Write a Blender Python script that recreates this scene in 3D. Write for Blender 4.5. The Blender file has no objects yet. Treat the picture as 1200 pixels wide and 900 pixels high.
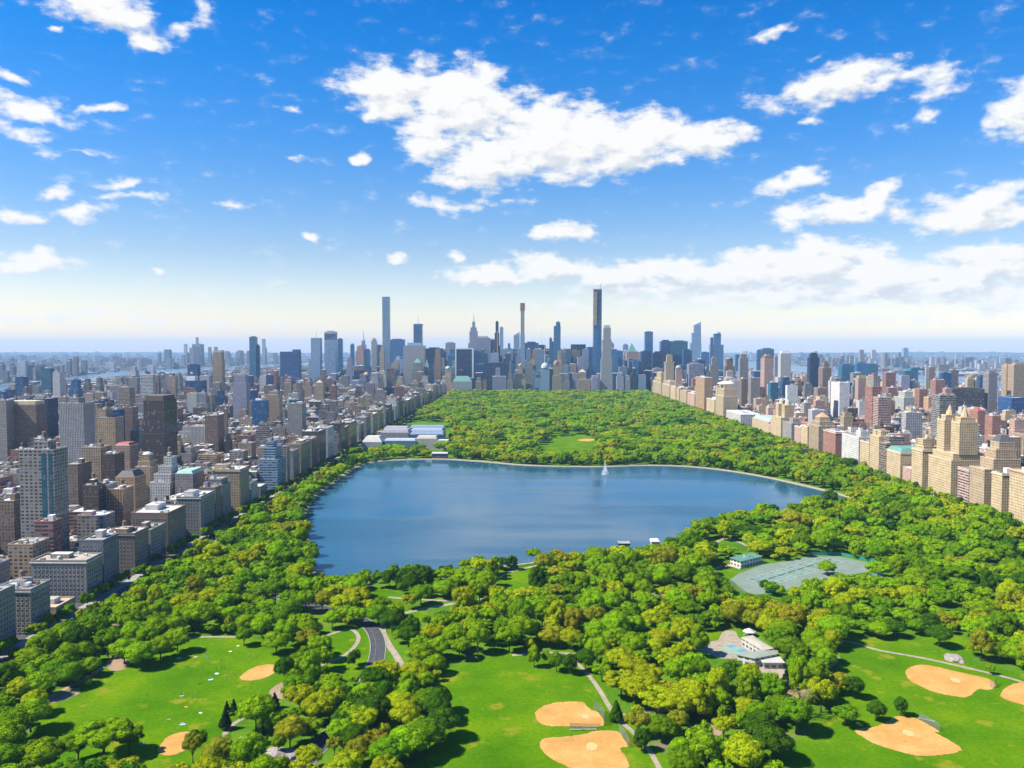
import bpy, bmesh, math, random
import numpy as np
from mathutils import Vector, Matrix, Euler, noise as mnoise
R = math.radians
rng = random.Random(7)
scene = bpy.context.scene
col_main = bpy.data.collections.new("place")
scene.collection.children.link(col_main)

# ------------------------------------------------------------------ camera
F = 960.0                      # focal length in pixels of the 1200 px wide photograph
CAM = Vector((0.0, 0.0, 200.0))
PITCH, YAW = R(2.505), R(0.895)
cam_d = bpy.data.cameras.new("camera")
cam = bpy.data.objects.new("camera", cam_d)
col_main.objects.link(cam)
cam.location = CAM
cam.rotation_euler = Euler((R(90) - PITCH, 0, YAW), 'XYZ')
cam_d.sensor_width = 36.0
cam_d.lens = 36.0 * F / 1200.0
cam_d.clip_start = 1.0
cam_d.clip_end = 200000.0
scene.camera = cam
RM = Euler((R(90) - PITCH, 0, YAW), 'XYZ').to_matrix()
RMT = RM.transposed()

def ray(px, py):
    return (RM @ Vector(((px - 600) / F, -(py - 450) / F, -1.0)))
def G(px, py, z=0.0):
    d = ray(px, py)
    t = (z - CAM.z) / d.z
    return CAM + d * t
def P(px, py, Y):
    d = ray(px, py)
    return CAM + d * (Y / d.y)
def proj(x, y, z):
    c = RMT @ (Vector((x, y, z)) - CAM)
    if c.z > -1.0:
        return None
    return (600 + F * c.x / -c.z, 450 - F * c.y / -c.z)

# ------------------------------------------------------------------ custom properties
ORD = ['first','second','third','fourth','fifth','sixth','seventh','eighth','ninth','tenth','eleventh','twelfth','thirteenth',
       'fourteenth','fifteenth','sixteenth','seventeenth','eighteenth','nineteenth','twentieth','twenty-first','twenty-second',
       'twenty-third','twenty-fourth','twenty-fifth','twenty-sixth','twenty-seventh','twenty-eighth','twenty-ninth','thirtieth']
pending = {}
def tag(o, label=None, cat=None, group=None, kind=None):
    if label: o['label'] = label
    if cat: o['category'] = cat
    if group: o['group'] = group
    if kind: o['kind'] = kind
    return o
def tag_order(o, singular, plural, where, px, cat, group):
    """label decided once all of a kind are known: where it stands in its row."""
    o['category'] = cat; o['group'] = group
    pending.setdefault((singular, plural, where), []).append((px, o))
def settle_labels():
    for (s, pl, wh), v in pending.items():
        v.sort(key=lambda a: a[0])
        n = len(v)
        for i, (_, o) in enumerate(v):
            if n == 1: o['label'] = f"only {s} {wh}"
            elif i == 0: o['label'] = f"leftmost of the {pl} {wh}"
            elif i == n - 1: o['label'] = f"rightmost of the {pl} {wh}"
            elif n == 3: o['label'] = f"middle of the three {pl} {wh}"
            elif i < n - 1 - i or n - 1 - i >= len(ORD): o['label'] = f"{ORD[i]} from left of the {pl} {wh}"
            else: o['label'] = f"{ORD[n-1-i]} from right of the {pl} {wh}"

def empty(name, loc, rz=0.0, sc=None):
    o = bpy.data.objects.new(name, None)
    col_main.objects.link(o)
    o.location = loc
    o.rotation_euler = (0, 0, rz)
    if sc: o.scale = sc
    o.empty_display_size = 1
    return o

# ------------------------------------------------------------------ mesh builder
class MB:
    def __init__(s):
        s.v = []; s.f = []; s.m = []; s.uv = []; s.c = []
    def add(s, vs, fs, mat, col=(1, 1, 1), uvs=None):
        b = len(s.v)
        s.v.extend(vs)
        for i, f in enumerate(fs):
            s.f.append(tuple(b + k for k in f))
            s.m.append(mat); s.c.append(col)
            s.uv.append(uvs[i] if uvs else None)
    def quad(s, a, b, c, d, mat, col=(1, 1, 1), uv=None):
        s.add([a, b, c, d], [(0, 1, 2, 3)], mat, col, [uv] if uv else None)
    def walls(s, pts, z0, z1, mat, col, pts2=None):
        """vertical (or tapering) walls round a counter-clockwise footprint"""
        n = len(pts); p2 = pts2 or pts
        u = 0.0
        for i in range(n):
            a, b = pts[i], pts[(i + 1) % n]; a2, b2 = p2[i], p2[(i + 1) % n]
            L = math.hypot(b[0] - a[0], b[1] - a[1])
            s.quad((a[0], a[1], z0), (b[0], b[1], z0), (b2[0], b2[1], z1), (a2[0], a2[1], z1), mat, col,
                   ((0, z0), (L, z0), (L, z1), (0, z1)))
    def cap(s, pts, z, mat, col=(1, 1, 1)):
        s.add([(p[0], p[1], z) for p in pts], [tuple(range(len(pts)))], mat, col, [tuple((p[0], p[1]) for p in pts)])
    def box(s, x0, x1, y0, y1, z0, z1, mat, col=(1, 1, 1), top=None, topcol=None, bottom=False):
        pts = [(x0, y0), (x1, y0), (x1, y1), (x0, y1)]
        s.walls(pts, z0, z1, mat, col)
        s.cap(pts, z1, top or mat, topcol or col)
        if bottom: s.cap(pts[::-1], z0, mat, col)
    def cone(s, cx, cy, r0, r1, z0, z1, n, mat, col=(1, 1, 1), cap=True, rot=0.0):
        a = [(cx + r0 * math.cos(rot + 2 * math.pi * i / n), cy + r0 * math.sin(rot + 2 * math.pi * i / n)) for i in range(n)]
        b = [(cx + r1 * math.cos(rot + 2 * math.pi * i / n), cy + r1 * math.sin(rot + 2 * math.pi * i / n)) for i in range(n)]
        s.walls(a, z0, z1, mat, col, b)
        if cap and r1 > 1e-3: s.cap(b, z1, mat, col)
    def tube(s, pts, rads, n, mat, col=(1, 1, 1), cap=True):
        rings = []
        for i, p in enumerate(pts):
            p = Vector(p)
            d = (Vector(pts[min(i + 1, len(pts) - 1)]) - Vector(pts[max(i - 1, 0)]))
            if d.length < 1e-9: d = Vector((0, 0, 1))
            d.normalize()
            up = Vector((1, 0, 0)) if abs(d.x) < 0.9 else Vector((0, 1, 0))
            a = d.cross(up).normalized(); b = d.cross(a)
            rings.append([tuple(p + (a * math.cos(2 * math.pi * k / n) + b * math.sin(2 * math.pi * k / n)) * rads[i]) for k in range(n)])
        vs = [v for r in rings for v in r]
        fs = []
        for i in range(len(rings) - 1):
            for k in range(n):
                fs.append((i * n + k, i * n + (k + 1) % n, (i + 1) * n + (k + 1) % n, (i + 1) * n + k))
        if cap: fs.append(tuple(range(n))[::-1]); fs.append(tuple((len(rings) - 1) * n + k for k in range(n)))
        s.add(vs, fs, mat, col)
    def join(s, o, off=(0, 0, 0)):
        b = len(s.v)
        s.v.extend([(v[0] + off[0], v[1] + off[1], v[2] + off[2]) for v in o.v])
        s.f.extend([tuple(b + k for k in f) for f in o.f])
        s.m.extend(o.m); s.c.extend(o.c); s.uv.extend(o.uv)
    def mesh(s, name, smooth=False):
        me = bpy.data.meshes.new(name)
        mats = []
        idx = []
        for m in s.m:
            if m not in mats: mats.append(m)
        lut = {m: i for i, m in enumerate(mats)}
        nv, nf = len(s.v), len(s.f)
        me.vertices.add(nv)
        me.vertices.foreach_set('co', np.array(s.v, dtype=np.float32).ravel())
        ls = np.array([len(f) for f in s.f], dtype=np.int32)
        me.loops.add(int(ls.sum()))
        me.loops.foreach_set('vertex_index', np.array([k for f in s.f for k in f], dtype=np.int32))
        me.polygons.add(nf)
        st = np.concatenate([[0], np.cumsum(ls)[:-1]]).astype(np.int32)
        me.polygons.foreach_set('loop_start', st)
        me.polygons.foreach_set('loop_total', ls)
        me.polygons.foreach_set('material_index', np.array([lut[m] for m in s.m], dtype=np.int32))
        if smooth: me.polygons.foreach_set('use_smooth', np.ones(nf, dtype=bool))
        for m in mats: me.materials.append(M[m])
        uvl = me.uv_layers.new(name='UVMap')
        uva = []
        for f, u in zip(s.f, s.uv):
            if u is None: uva.extend([0.0, 0.0] * len(f))
            else:
                for q in u: uva.extend(q)
        uvl.data.foreach_set('uv', np.array(uva, dtype=np.float32))
        ca = me.color_attributes.new(name='tint', type='FLOAT_COLOR', domain='CORNER')
        cc = np.repeat(np.array([(c[0], c[1], c[2], 1.0) for c in s.c], dtype=np.float32), ls, axis=0)
        ca.data.foreach_set('color', cc.ravel())
        me.update(calc_edges=True)
        return me
    def build(s, name, parent=None, smooth=False, loc=None):
        me = s.mesh(name, smooth)
        o = bpy.data.objects.new(name, me)
        col_main.objects.link(o)
        if parent: o.parent = parent
        if loc: o.location = loc
        return o

# ------------------------------------------------------------------ materials
M = {}
def newmat(name):
    m = bpy.data.materials.new(name)
    m.use_nodes = True
    nt = m.node_tree
    nt.nodes.clear()
    out = nt.nodes.new('ShaderNodeOutputMaterial')
    b = nt.nodes.new('ShaderNodeBsdfPrincipled')
    nt.links.new(b.outputs[0], out.inputs[0])
    M[name] = m
    return m, nt, b
def N(nt, typ, **kw):
    n = nt.nodes.new(typ)
    for k, v in kw.items():
        if k.startswith('i_'):
            key = k[2:]
            n.inputs[int(key) if key.isdigit() else key.replace('_', ' ')].default_value = v
        else: setattr(n, k, v)
    return n
def math_n(nt, op, a, b=None, c=None, clamp=False):
    n = nt.nodes.new('ShaderNodeMath'); n.operation = op; n.use_clamp = clamp
    for i, x in enumerate((a, b, c)):
        if x is None: continue
        if isinstance(x, (int, float)): n.inputs[i].default_value = x
        else: nt.links.new(x, n.inputs[i])
    return n.outputs[0]
def mixc(nt, fac, a, b, blend='MIX'):
    n = nt.nodes.new('ShaderNodeMix'); n.data_type = 'RGBA'; n.blend_type = blend; n.clamp_factor = True
    for s, x in ((n.inputs[0], fac), (n.inputs[6], a), (n.inputs[7], b)):
        if isinstance(x, (int, float)): s.default_value = x
        elif isinstance(x, tuple): s.default_value = (*x[:3], 1)
        else: nt.links.new(x, s)
    return n.outputs[2]
def noise_n(nt, vec, scale, detail=3.0, rough=0.55):
    n = N(nt, 'ShaderNodeTexNoise')
    n.inputs['Scale'].default_value = scale; n.inputs['Detail'].default_value = detail; n.inputs['Roughness'].default_value = rough
    if vec is not None: nt.links.new(vec, n.inputs['Vector'])
    return n.outputs[0]
def ramp_n(nt, fac, stops):
    n = nt.nodes.new('ShaderNodeValToRGB')
    e = n.color_ramp.elements
    while len(e) < len(stops): e.new(0.5)
    for i, (p, c) in enumerate(stops):
        e[i].position = p; e[i].color = (*c, 1)
    nt.links.new(fac, n.inputs[0])
    return n.outputs[0]
def mapr(nt, v, a, b, c=0.0, d=1.0, smooth=True):
    n = nt.nodes.new('ShaderNodeMapRange'); n.clamp = True
    if smooth: n.interpolation_type = 'SMOOTHSTEP'
    nt.links.new(v, n.inputs[0])
    for i, x in enumerate((a, b, c, d)): n.inputs[i + 1].default_value = x
    return n.outputs[0]
def geo_pos(nt): return nt.nodes.new('ShaderNodeNewGeometry').outputs['Position']

def plain(name, c, rough=0.8, var=0.15, scale=0.3, metal=0.0, spec=0.3):
    m, nt, b = newmat(name)
    n = noise_n(nt, geo_pos(nt), scale, 4)
    f = mapr(nt, n, 0.3, 0.7, 1 - var, 1 + var)
    cm = nt.nodes.new('ShaderNodeVectorMath'); cm.operation = 'SCALE'
    cm.inputs[0].default_value = c; nt.links.new(f, cm.inputs['Scale'])
    nt.links.new(cm.outputs[0], b.inputs['Base Color'])
    b.inputs['Roughness'].default_value = rough; b.inputs['Metallic'].default_value = metal
    b.inputs['Specular IOR Level'].default_value = spec
    return m

def facade(name, bx, bz, wx, wz, glass=(0.03, 0.045, 0.06), gmix=0.0, rough_w=0.85, glass_rough=0.12, lit=0.25, sill=True):
    """masonry or curtain wall: UV runs in metres; the wall colour is the mesh's own tint."""
    m, nt, b = newmat(name)
    uv = nt.nodes.new('ShaderNodeUVMap'); uv.uv_map = 'UVMap'
    sp = nt.nodes.new('ShaderNodeSeparateXYZ'); nt.links.new(uv.outputs[0], sp.inputs[0])
    tint = N(nt, 'ShaderNodeVertexColor', layer_name='tint').outputs[0]
    def axis(v, p, w):
        q = math_n(nt, 'DIVIDE', v, p)
        fr = math_n(nt, 'FRACT', q)
        d = math_n(nt, 'ABSOLUTE', math_n(nt, 'SUBTRACT', fr, 0.5))
        return math_n(nt, 'LESS_THAN', d, w), math_n(nt, 'FLOOR', q)
    mx, ix = axis(sp.outputs[0], bx, wx)
    mz, iz = axis(sp.outputs[1], bz, wz)
    mask = math_n(nt, 'MULTIPLY', mx, mz)
    cv = nt.nodes.new('ShaderNodeCombineXYZ'); nt.links.new(ix, cv.inputs[0]); nt.links.new(iz, cv.inputs[1])
    wn = nt.nodes.new('ShaderNodeTexWhiteNoise'); wn.noise_dimensions = '3D'; nt.links.new(cv.outputs[0], wn.inputs[0])
    g = mixc(nt, gmix, glass, tint)
    blind = math_n(nt, 'MULTIPLY', math_n(nt, 'GREATER_THAN', wn.outputs[0], 1 - lit), 0.45)
    g2 = mixc(nt, blind, g, (0.35, 0.36, 0.36))
    ns = noise_n(nt, geo_pos(nt), 0.12, 5, 0.65)
    w = mixc(nt, 1.0, tint, mixc(nt, mapr(nt, ns, 0.3, 0.7), (0.82, 0.81, 0.80), (1.08, 1.08, 1.08)), 'MULTIPLY')
    # belt course every eighth storey
    belt = math_n(nt, 'LESS_THAN', math_n(nt, 'FRACT', math_n(nt, 'DIVIDE', sp.outputs[1], bz * 8)), 0.05)
    w = mixc(nt, math_n(nt, 'MULTIPLY', belt, 0.12), w, (0.6, 0.57, 0.5))
    c = mixc(nt, mask, w, g2)
    nt.links.new(c, b.inputs['Base Color'])
    rr = nt.nodes.new('ShaderNodeMix'); rr.data_type = 'FLOAT'
    nt.links.new(mask, rr.inputs[0]); rr.inputs[2].default_value = rough_w; rr.inputs[3].default_value = glass_rough
    nt.links.new(rr.outputs[0], b.inputs['Roughness'])
    b.inputs['Specular IOR Level'].default_value = 0.5
    return m

facade('punched', 2.9, 3.3, 0.22, 0.25, gmix=0.22)
facade('punched_wide', 4.2, 3.2, 0.31, 0.27, gmix=0.1)
facade('piers', 2.6, 3.6, 0.25, 0.42, lit=0.12, gmix=0.2)
facade('ribbon', 6.0, 3.5, 0.47, 0.24, lit=0.2)
facade('curtain', 1.6, 3.9, 0.44, 0.43, glass=(0.02, 0.07, 0.13), gmix=0.45, rough_w=0.4, lit=0.06)
facade('slab_dark', 3.0, 3.6, 0.30, 0.36, glass=(0.012, 0.03, 0.06), gmix=0.2, lit=0.05)
facade('grid', 4.4, 4.4, 0.36, 0.36, glass=(0.04, 0.09, 0.15), lit=0.1)
facade('row_house', 2.2, 3.4, 0.25, 0.28)

def tinted(name, rough=0.85, var=0.2, scale=0.15, spec=0.3, metal=0.0):
    m, nt, b = newmat(name)
    tint = N(nt, 'ShaderNodeVertexColor', layer_name='tint').outputs[0]
    n = noise_n(nt, geo_pos(nt), scale, 5, 0.65)
    n2 = noise_n(nt, geo_pos(nt), scale * 6, 2)
    f = math_n(nt, 'ADD', mapr(nt, n, 0.3, 0.7, 1 - var, 1 + var), mapr(nt, n2, 0.3, 0.7, -var / 2, var / 2))
    sc = nt.nodes.new('ShaderNodeVectorMath'); sc.operation = 'SCALE'
    nt.links.new(tint, sc.inputs[0]); nt.links.new(f, sc.inputs['Scale'])
    nt.links.new(sc.outputs[0], b.inputs['Base Color'])
    b.inputs['Roughness'].default_value = rough; b.inputs['Specular IOR Level'].default_value = spec; b.inputs['Metallic'].default_value = metal
tinted('roofing')
tinted('stone', var=0.12)
tinted('paint', rough=0.5, var=0.06)
tinted('timber', rough=0.9, var=0.25, scale=1.5)
tinted('dirt', rough=0.95, var=0.10, scale=0.08)
def infield_mat():
    m, nt, b = newmat('clay')
    p = geo_pos(nt)
    n1 = noise_n(nt, p, 0.06, 5, 0.65); n2 = noise_n(nt, p, 0.7, 3, 0.6)
    f = math_n(nt, 'ADD', math_n(nt, 'MULTIPLY', n1, 0.7), math_n(nt, 'MULTIPLY', n2, 0.3))
    nt.links.new(ramp_n(nt, mapr(nt, f, 0.32, 0.68, smooth=False), [(0.0, (0.38, 0.19, 0.055)), (0.5, (0.50, 0.265, 0.075)), (1.0, (0.60, 0.355, 0.13))]), b.inputs['Base Color'])
    b.inputs['Roughness'].default_value = 1.0; b.inputs['Specular IOR Level'].default_value = 0.0
infield_mat()
tinted('metal', rough=0.35, metal=0.8, var=0.05)
plain('window_glass', (0.03, 0.05, 0.075), rough=0.08, var=0.3, scale=0.2, spec=0.6)
plain('asphalt', (0.062, 0.060, 0.066), rough=0.9, var=0.2, scale=0.25)
plain('pavement', (0.30, 0.28, 0.25), rough=0.9, var=0.2, scale=0.4)
plain('gravel_path', (0.32, 0.26, 0.185), rough=0.95, var=0.18, scale=0.3)
plain('cinder', (0.30, 0.24, 0.15), rough=0.95, var=0.2, scale=0.3)
plain('bark', (0.10, 0.075, 0.055), rough=0.95, var=0.3, scale=1.5)
plain('pale_bark', (0.28, 0.22, 0.15), rough=0.95, var=0.25, scale=1.5)
plain('skin', (0.50, 0.30, 0.21), rough=0.6, var=0.05)

def grass_mat(name, stops, s1, s2, dirt=None):
    m, nt, b = newmat(name)
    p = geo_pos(nt)
    n1 = noise_n(nt, p, s1, 5, 0.6); n2 = noise_n(nt, p, s2, 3, 0.6)
    f = math_n(nt, 'ADD', math_n(nt, 'MULTIPLY', n1, 0.65), math_n(nt, 'MULTIPLY', n2, 0.35))
    c = ramp_n(nt, mapr(nt, f, 0.3, 0.7, smooth=False), stops)
    if dirt:
        n3 = noise_n(nt, p, dirt[1], 4, 0.6)
        c = mixc(nt, mapr(nt, n3, dirt[2], dirt[2] + 0.1), c, dirt[0])
    nt.links.new(c, b.inputs['Base Color'])
    b.inputs['Roughness'].default_value = 1.0; b.inputs['Specular IOR Level'].default_value = 0.0
grass_mat('lawn', [(0.0, (0.030, 0.112, 0.001)), (0.5, (0.075, 0.172, 0.0015)), (1.0, (0.165, 0.235, 0.003))], 0.022, 0.5, ((0.19, 0.20, 0.012), 0.05, 0.57))
grass_mat('park_floor', [(0.0, (0.035, 0.095, 0.006)), (0.5, (0.080, 0.180, 0.008)), (1.0, (0.15, 0.20, 0.02))], 0.03, 0.35, ((0.20, 0.15, 0.09), 0.035, 0.60))
grass_mat('far_land', [(0.0, (0.025, 0.055, 0.035)), (0.45, (0.07, 0.085, 0.085)), (0.62, (0.12, 0.125, 0.13)), (1.0, (0.30, 0.29, 0.28))], 0.0012, 0.012)
grass_mat('hill', [(0.0, (0.03, 0.06, 0.03)), (1.0, (0.09, 0.11, 0.07))], 0.004, 0.03)

def water_mat(name, base, rough, bump, s):
    m, nt, b = newmat(name)
    p = geo_pos(nt)
    mp = N(nt, 'ShaderNodeMapping'); mp.inputs['Scale'].default_value = (0.6, 1.6, 1); mp.inputs['Rotation'].default_value = (0, 0, 0.15)
    nt.links.new(p, mp.inputs[0])
    streak = N(nt, 'ShaderNodeMapping'); streak.inputs['Scale'].default_value = (0.0026, 0.009, 1); streak.inputs['Rotation'].default_value = (0, 0, -0.12)
    nt.links.new(p, streak.inputs[0])
    st = noise_n(nt, streak.outputs[0], 1.0, 3, 0.55)
    b.inputs['Base Color'].default_value = (*base, 1)
    b.inputs['IOR'].default_value = 1.33
    nt.links.new(mapr(nt, st, 0.35, 0.65, rough * 0.4, rough * 2.0), b.inputs['Roughness'])
    w = noise_n(nt, mp.outputs[0], s, 4, 0.6)
    bp = N(nt, 'ShaderNodeBump'); nt.links.new(w, bp.inputs['Height'])
    bp.inputs['Distance'].default_value = 0.25
    nt.links.new(mapr(nt, st, 0.35, 0.65, bump * 0.3, bump * 1.7), bp.inputs['Strength'])
    nt.links.new(bp.outputs[0], b.inputs['Normal'])
water_mat('reservoir_water', (0.018, 0.080, 0.130), 0.16, 0.22, 0.35)
water_mat('river_water', (0.10, 0.14, 0.17), 0.25, 0.25, 0.1)

# leaves: diffuse plus light coming through; the colour drifts a little from tree to tree and clump to clump
def leaf_mat(name, c, var=0.24, ramp=None):
    m = bpy.data.materials.new(name); m.use_nodes = True; M[name] = m
    nt = m.node_tree; nt.nodes.clear()
    out = nt.nodes.new('ShaderNodeOutputMaterial')
    oi = nt.nodes.new('ShaderNodeObjectInfo')
    n_a = noise_n(nt, geo_pos(nt), 0.28, 3, 0.6); n_b = noise_n(nt, geo_pos(nt), 1.1, 2, 0.6)
    n = math_n(nt, 'ADD', math_n(nt, 'MULTIPLY', n_a, 0.6), math_n(nt, 'MULTIPLY', n_b, 0.4))
    if ramp:
        base = ramp_n(nt, oi.outputs['Random'], ramp)
        nt.nodes[-1].color_ramp.interpolation = 'LINEAR'
    else:
        rgb = nt.nodes.new('ShaderNodeRGB'); rgb.outputs[0].default_value = (*c, 1); base = rgb.outputs[0]
    hs = nt.nodes.new('ShaderNodeHueSaturation')
    nt.links.new(base, hs.inputs['Color'])
    nt.links.new(mapr(nt, oi.outputs['Random'], 0, 1, 0.492, 0.510, False), hs.inputs['Hue'])
    nt.links.new(math_n(nt, 'ADD', mapr(nt, oi.outputs['Random'], 0, 1, 0.86, 1.14, False), mapr(nt, n, 0.34, 0.66, -var, var)), hs.inputs['Value'])
    d = nt.nodes.new('ShaderNodeBsdfDiffuse'); t = nt.nodes.new('ShaderNodeBsdfTranslucent')
    nt.links.new(hs.outputs[0], d.inputs[0]); nt.links.new(hs.outputs[0], t.inputs[0])
    mx = nt.nodes.new('ShaderNodeMixShader'); mx.inputs[0].default_value = 0.26
    nt.links.new(d.outputs[0], mx.inputs[1]); nt.links.new(t.outputs[0], mx.inputs[2])
    nt.links.new(mx.outputs[0], out.inputs[0])
SPEC = {
 'bright green': (0.205, 0.340, 0.003), 'mid green': (0.125, 0.245, 0.003), 'deep green': (0.052, 0.132, 0.004),
 'yellow green': (0.320, 0.370, 0.004), 'olive': (0.240, 0.250, 0.010), 'rust tinged': (0.285, 0.268, 0.010),
}
for k, c in SPEC.items(): leaf_mat('leaf ' + k, c)
leaf_mat('leaf evergreen', (0.022, 0.055, 0.018))
leaf_mat('leaf maroon', (0.075, 0.028, 0.035))
leaf_mat('leaf mixed', None, ramp=[(0.0, SPEC['deep green']), (0.22, SPEC['mid green']), (0.45, SPEC['bright green']), (0.62, SPEC['mid green']), (0.78, SPEC['yellow green']), (0.90, SPEC['olive']), (1.0, SPEC['rust tinged'])])
# ------------------------------------------------------------------ sun, sky, clouds, air
SUN_AZ, SUN_EL = R(-103), R(48)        # azimuth from +Y (down the avenues) towards +X
SKY_STRENGTH = 0.095
sd = bpy.data.lights.new("sun", 'SUN'); so = bpy.data.objects.new("sun", sd); col_main.objects.link(so)
sd.energy = 4.6; sd.angle = R(0.53); sd.color = (1.0, 0.95, 0.86)
to_sun = Vector((math.sin(SUN_AZ) * math.cos(SUN_EL), math.cos(SUN_AZ) * math.cos(SUN_EL), math.sin(SUN_EL)))
so.rotation_euler = to_sun.to_track_quat('Z', 'Y').to_euler()
so.location = to_sun * 3000

world = bpy.data.worlds.new("World"); scene.world = world; world.use_nodes = True
wt = world.node_tree; wt.nodes.clear()
wout = wt.nodes.new('ShaderNodeOutputWorld'); bg = wt.nodes.new('ShaderNodeBackground')
wt.links.new(bg.outputs[0], wout.inputs[0])
sk = wt.nodes.new('ShaderNodeTexSky'); sk.sky_type = 'NISHITA'; sk.sun_disc = False
sk.sun_elevation = SUN_EL; sk.sun_rotation = SUN_AZ; sk.altitude = 200; sk.air_density = 1.0; sk.dust_density = 0.6; sk.ozone_density = 2.0
bg.inputs[1].default_value = SKY_STRENGTH
tc = wt.nodes.new('ShaderNodeTexCoord')
nrm = wt.nodes.new('ShaderNodeVectorMath'); nrm.operation = 'NORMALIZE'; wt.links.new(tc.outputs['Generated'], nrm.inputs[0])
sx = wt.nodes.new('ShaderNodeSeparateXYZ'); wt.links.new(nrm.outputs[0], sx.inputs[0])
az = math_n(wt, 'ARCTAN2', sx.outputs[0], sx.outputs[1])
el = math_n(wt, 'ARCSINE', sx.outputs[2])
cv = wt.nodes.new('ShaderNodeCombineXYZ'); wt.links.new(az, cv.inputs[0]); wt.links.new(el, cv.inputs[1])
# blue of a clear dry day: the sky model, a little more saturated
hs = wt.nodes.new('ShaderNodeHueSaturation'); wt.links.new(sk.outputs[0], hs.inputs['Color'])
hs.inputs['Saturation'].default_value = 1.30; hs.inputs['Value'].default_value = 1.0
elc = mapr(wt, el, -0.02, 0.42, 0, 1, False)
grad = ramp_n(wt, elc, [(0.0, (1.12, 1.00, 0.97)), (0.08, (1.18, 1.00, 0.93)), (0.15, (1.12, 0.91, 0.86)), (0.30, (0.86, 0.77, 0.81)), (0.60, (0.36, 0.71, 0.97)), (0.80, (0.13, 0.68, 1.01)), (1.0, (0.0, 0.62, 1.02))])
skyc = mixc(wt, 1.0, hs.outputs[0], grad, 'MULTIPLY')
# cumulus of a fair day, each at its own bearing and height (degrees-like radians in azimuth, elevation)
BL = [ # px, py, rx, ry, tilt, weight   (bearings read off the photograph)
 (455,110,66,36,0.1,1.3),(540,122,92,50,0.05,1.4),(575,190,90,36,0.0,1.3),(650,165,100,52,0.02,1.45),(730,166,98,40,-0.05,1.4),(812,163,84,22,-0.06,1.15),(505,160,55,34,0,1.05),(345,185,30,5,0,0.55),(600,236,60,7,0.05,0.55),
 (512,238,68,11,0.12,0.75),(420,186,13,8,0,0.9),(875,152,30,9,-0.2,0.85),
 (975,100,92,22,-0.14,1.1),(1092,92,48,32,0.1,0.72),(1085,138,34,18,0,0.6),(1196,132,36,34,0,1.1),(905,43,34,8,-0.15,0.8),(962,64,24,7,0,0.7),(946,140,22,6,0,0.7),
 (925,216,52,14,-0.12,1.05),(928,252,32,16,0,1.0),(985,246,50,19,0.1,1.1),(1025,238,44,18,-0.3,1.1),(1055,252,34,18,0,0.7),(1140,246,72,27,-0.05,1.25),(1195,248,36,16,0,0.9),
 (662,270,46,15,0,1.2),(465,300,18,9,0,1.0),(533,300,14,8,0,0.9),
 (572,324,58,19,0,1.3),(645,314,58,20,0,1.35),(720,322,72,19,0,1.2),(790,322,75,22,0,1.25),(868,318,82,27,0,1.35),(950,312,82,35,0,1.45),(1040,325,90,30,0,1.35),(1120,332,70,25,0,1.25),(1165,306,58,24,0,1.25),(1200,350,50,22,0,1.0),(880,346,190,17,0,1.0),(760,340,140,12,0,0.9),(640,303,24,13,0,1.2),(772,316,26,12,0,1.2),(905,299,30,15,0,1.3),(958,291,34,16,0,1.35),(1022,304,30,13,0,1.25),(1150,296,30,13,0,1.25),
 (120,8,66,24,0,1.2),(176,46,26,12,0,1.0),(212,35,22,10,-0.3,0.85),(236,8,12,18,0.3,0.6),(35,126,56,18,0.1,1.0),(26,155,44,12,0.1,0.75),(16,90,22,7,0.2,0.8),(117,124,34,7,-0.15,0.9),(90,178,46,5,0,0.6),
 (152,215,44,8,-0.1,0.85),(92,246,36,11,-0.15,0.95),(155,230,42,7,0,0.95),(66,226,30,7,-0.2,0.8),(16,254,30,10,0,0.9),(46,306,58,13,0,1.05),(190,317,12,5,0,0.8),(360,274,15,6,0.15,0.9),(280,240,58,7,-0.12,0.6),(340,128,24,6,-0.1,0.65),(60,34,10,5,0,0.7),
 (60,372,110,14,0,0.62),(190,378,110,9,0,0.55),(310,380,90,8,0,0.5),(700,362,260,16,0,0.5),(1000,372,220,10,0,0.5)]
w1 = wt.nodes.new('ShaderNodeTexNoise'); w1.inputs['Scale'].default_value = 20; w1.inputs['Detail'].default_value = 3; w1.inputs['Roughness'].default_value = 0.6
wt.links.new(cv.outputs[0], w1.inputs['Vector'])
wc = wt.nodes.new('ShaderNodeVectorMath'); wc.operation = 'MULTIPLY_ADD'
wt.links.new(w1.outputs['Color'], wc.inputs[0]); wc.inputs[1].default_value = (0.045, 0.03, 0); 
off = wt.nodes.new('ShaderNodeVectorMath'); off.operation = 'ADD'; wt.links.new(cv.outputs[0], off.inputs[0]); off.inputs[1].default_value = (-0.0225, -0.015, 0)
wt.links.new(off.outputs[0], wc.inputs[2])
acc = None; acc2 = None
up = wt.nodes.new('ShaderNodeVectorMath'); up.operation = 'ADD'; wt.links.new(wc.outputs[0], up.inputs[0]); up.inputs[1].default_value = (-0.008, 0.014, 0)
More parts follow.
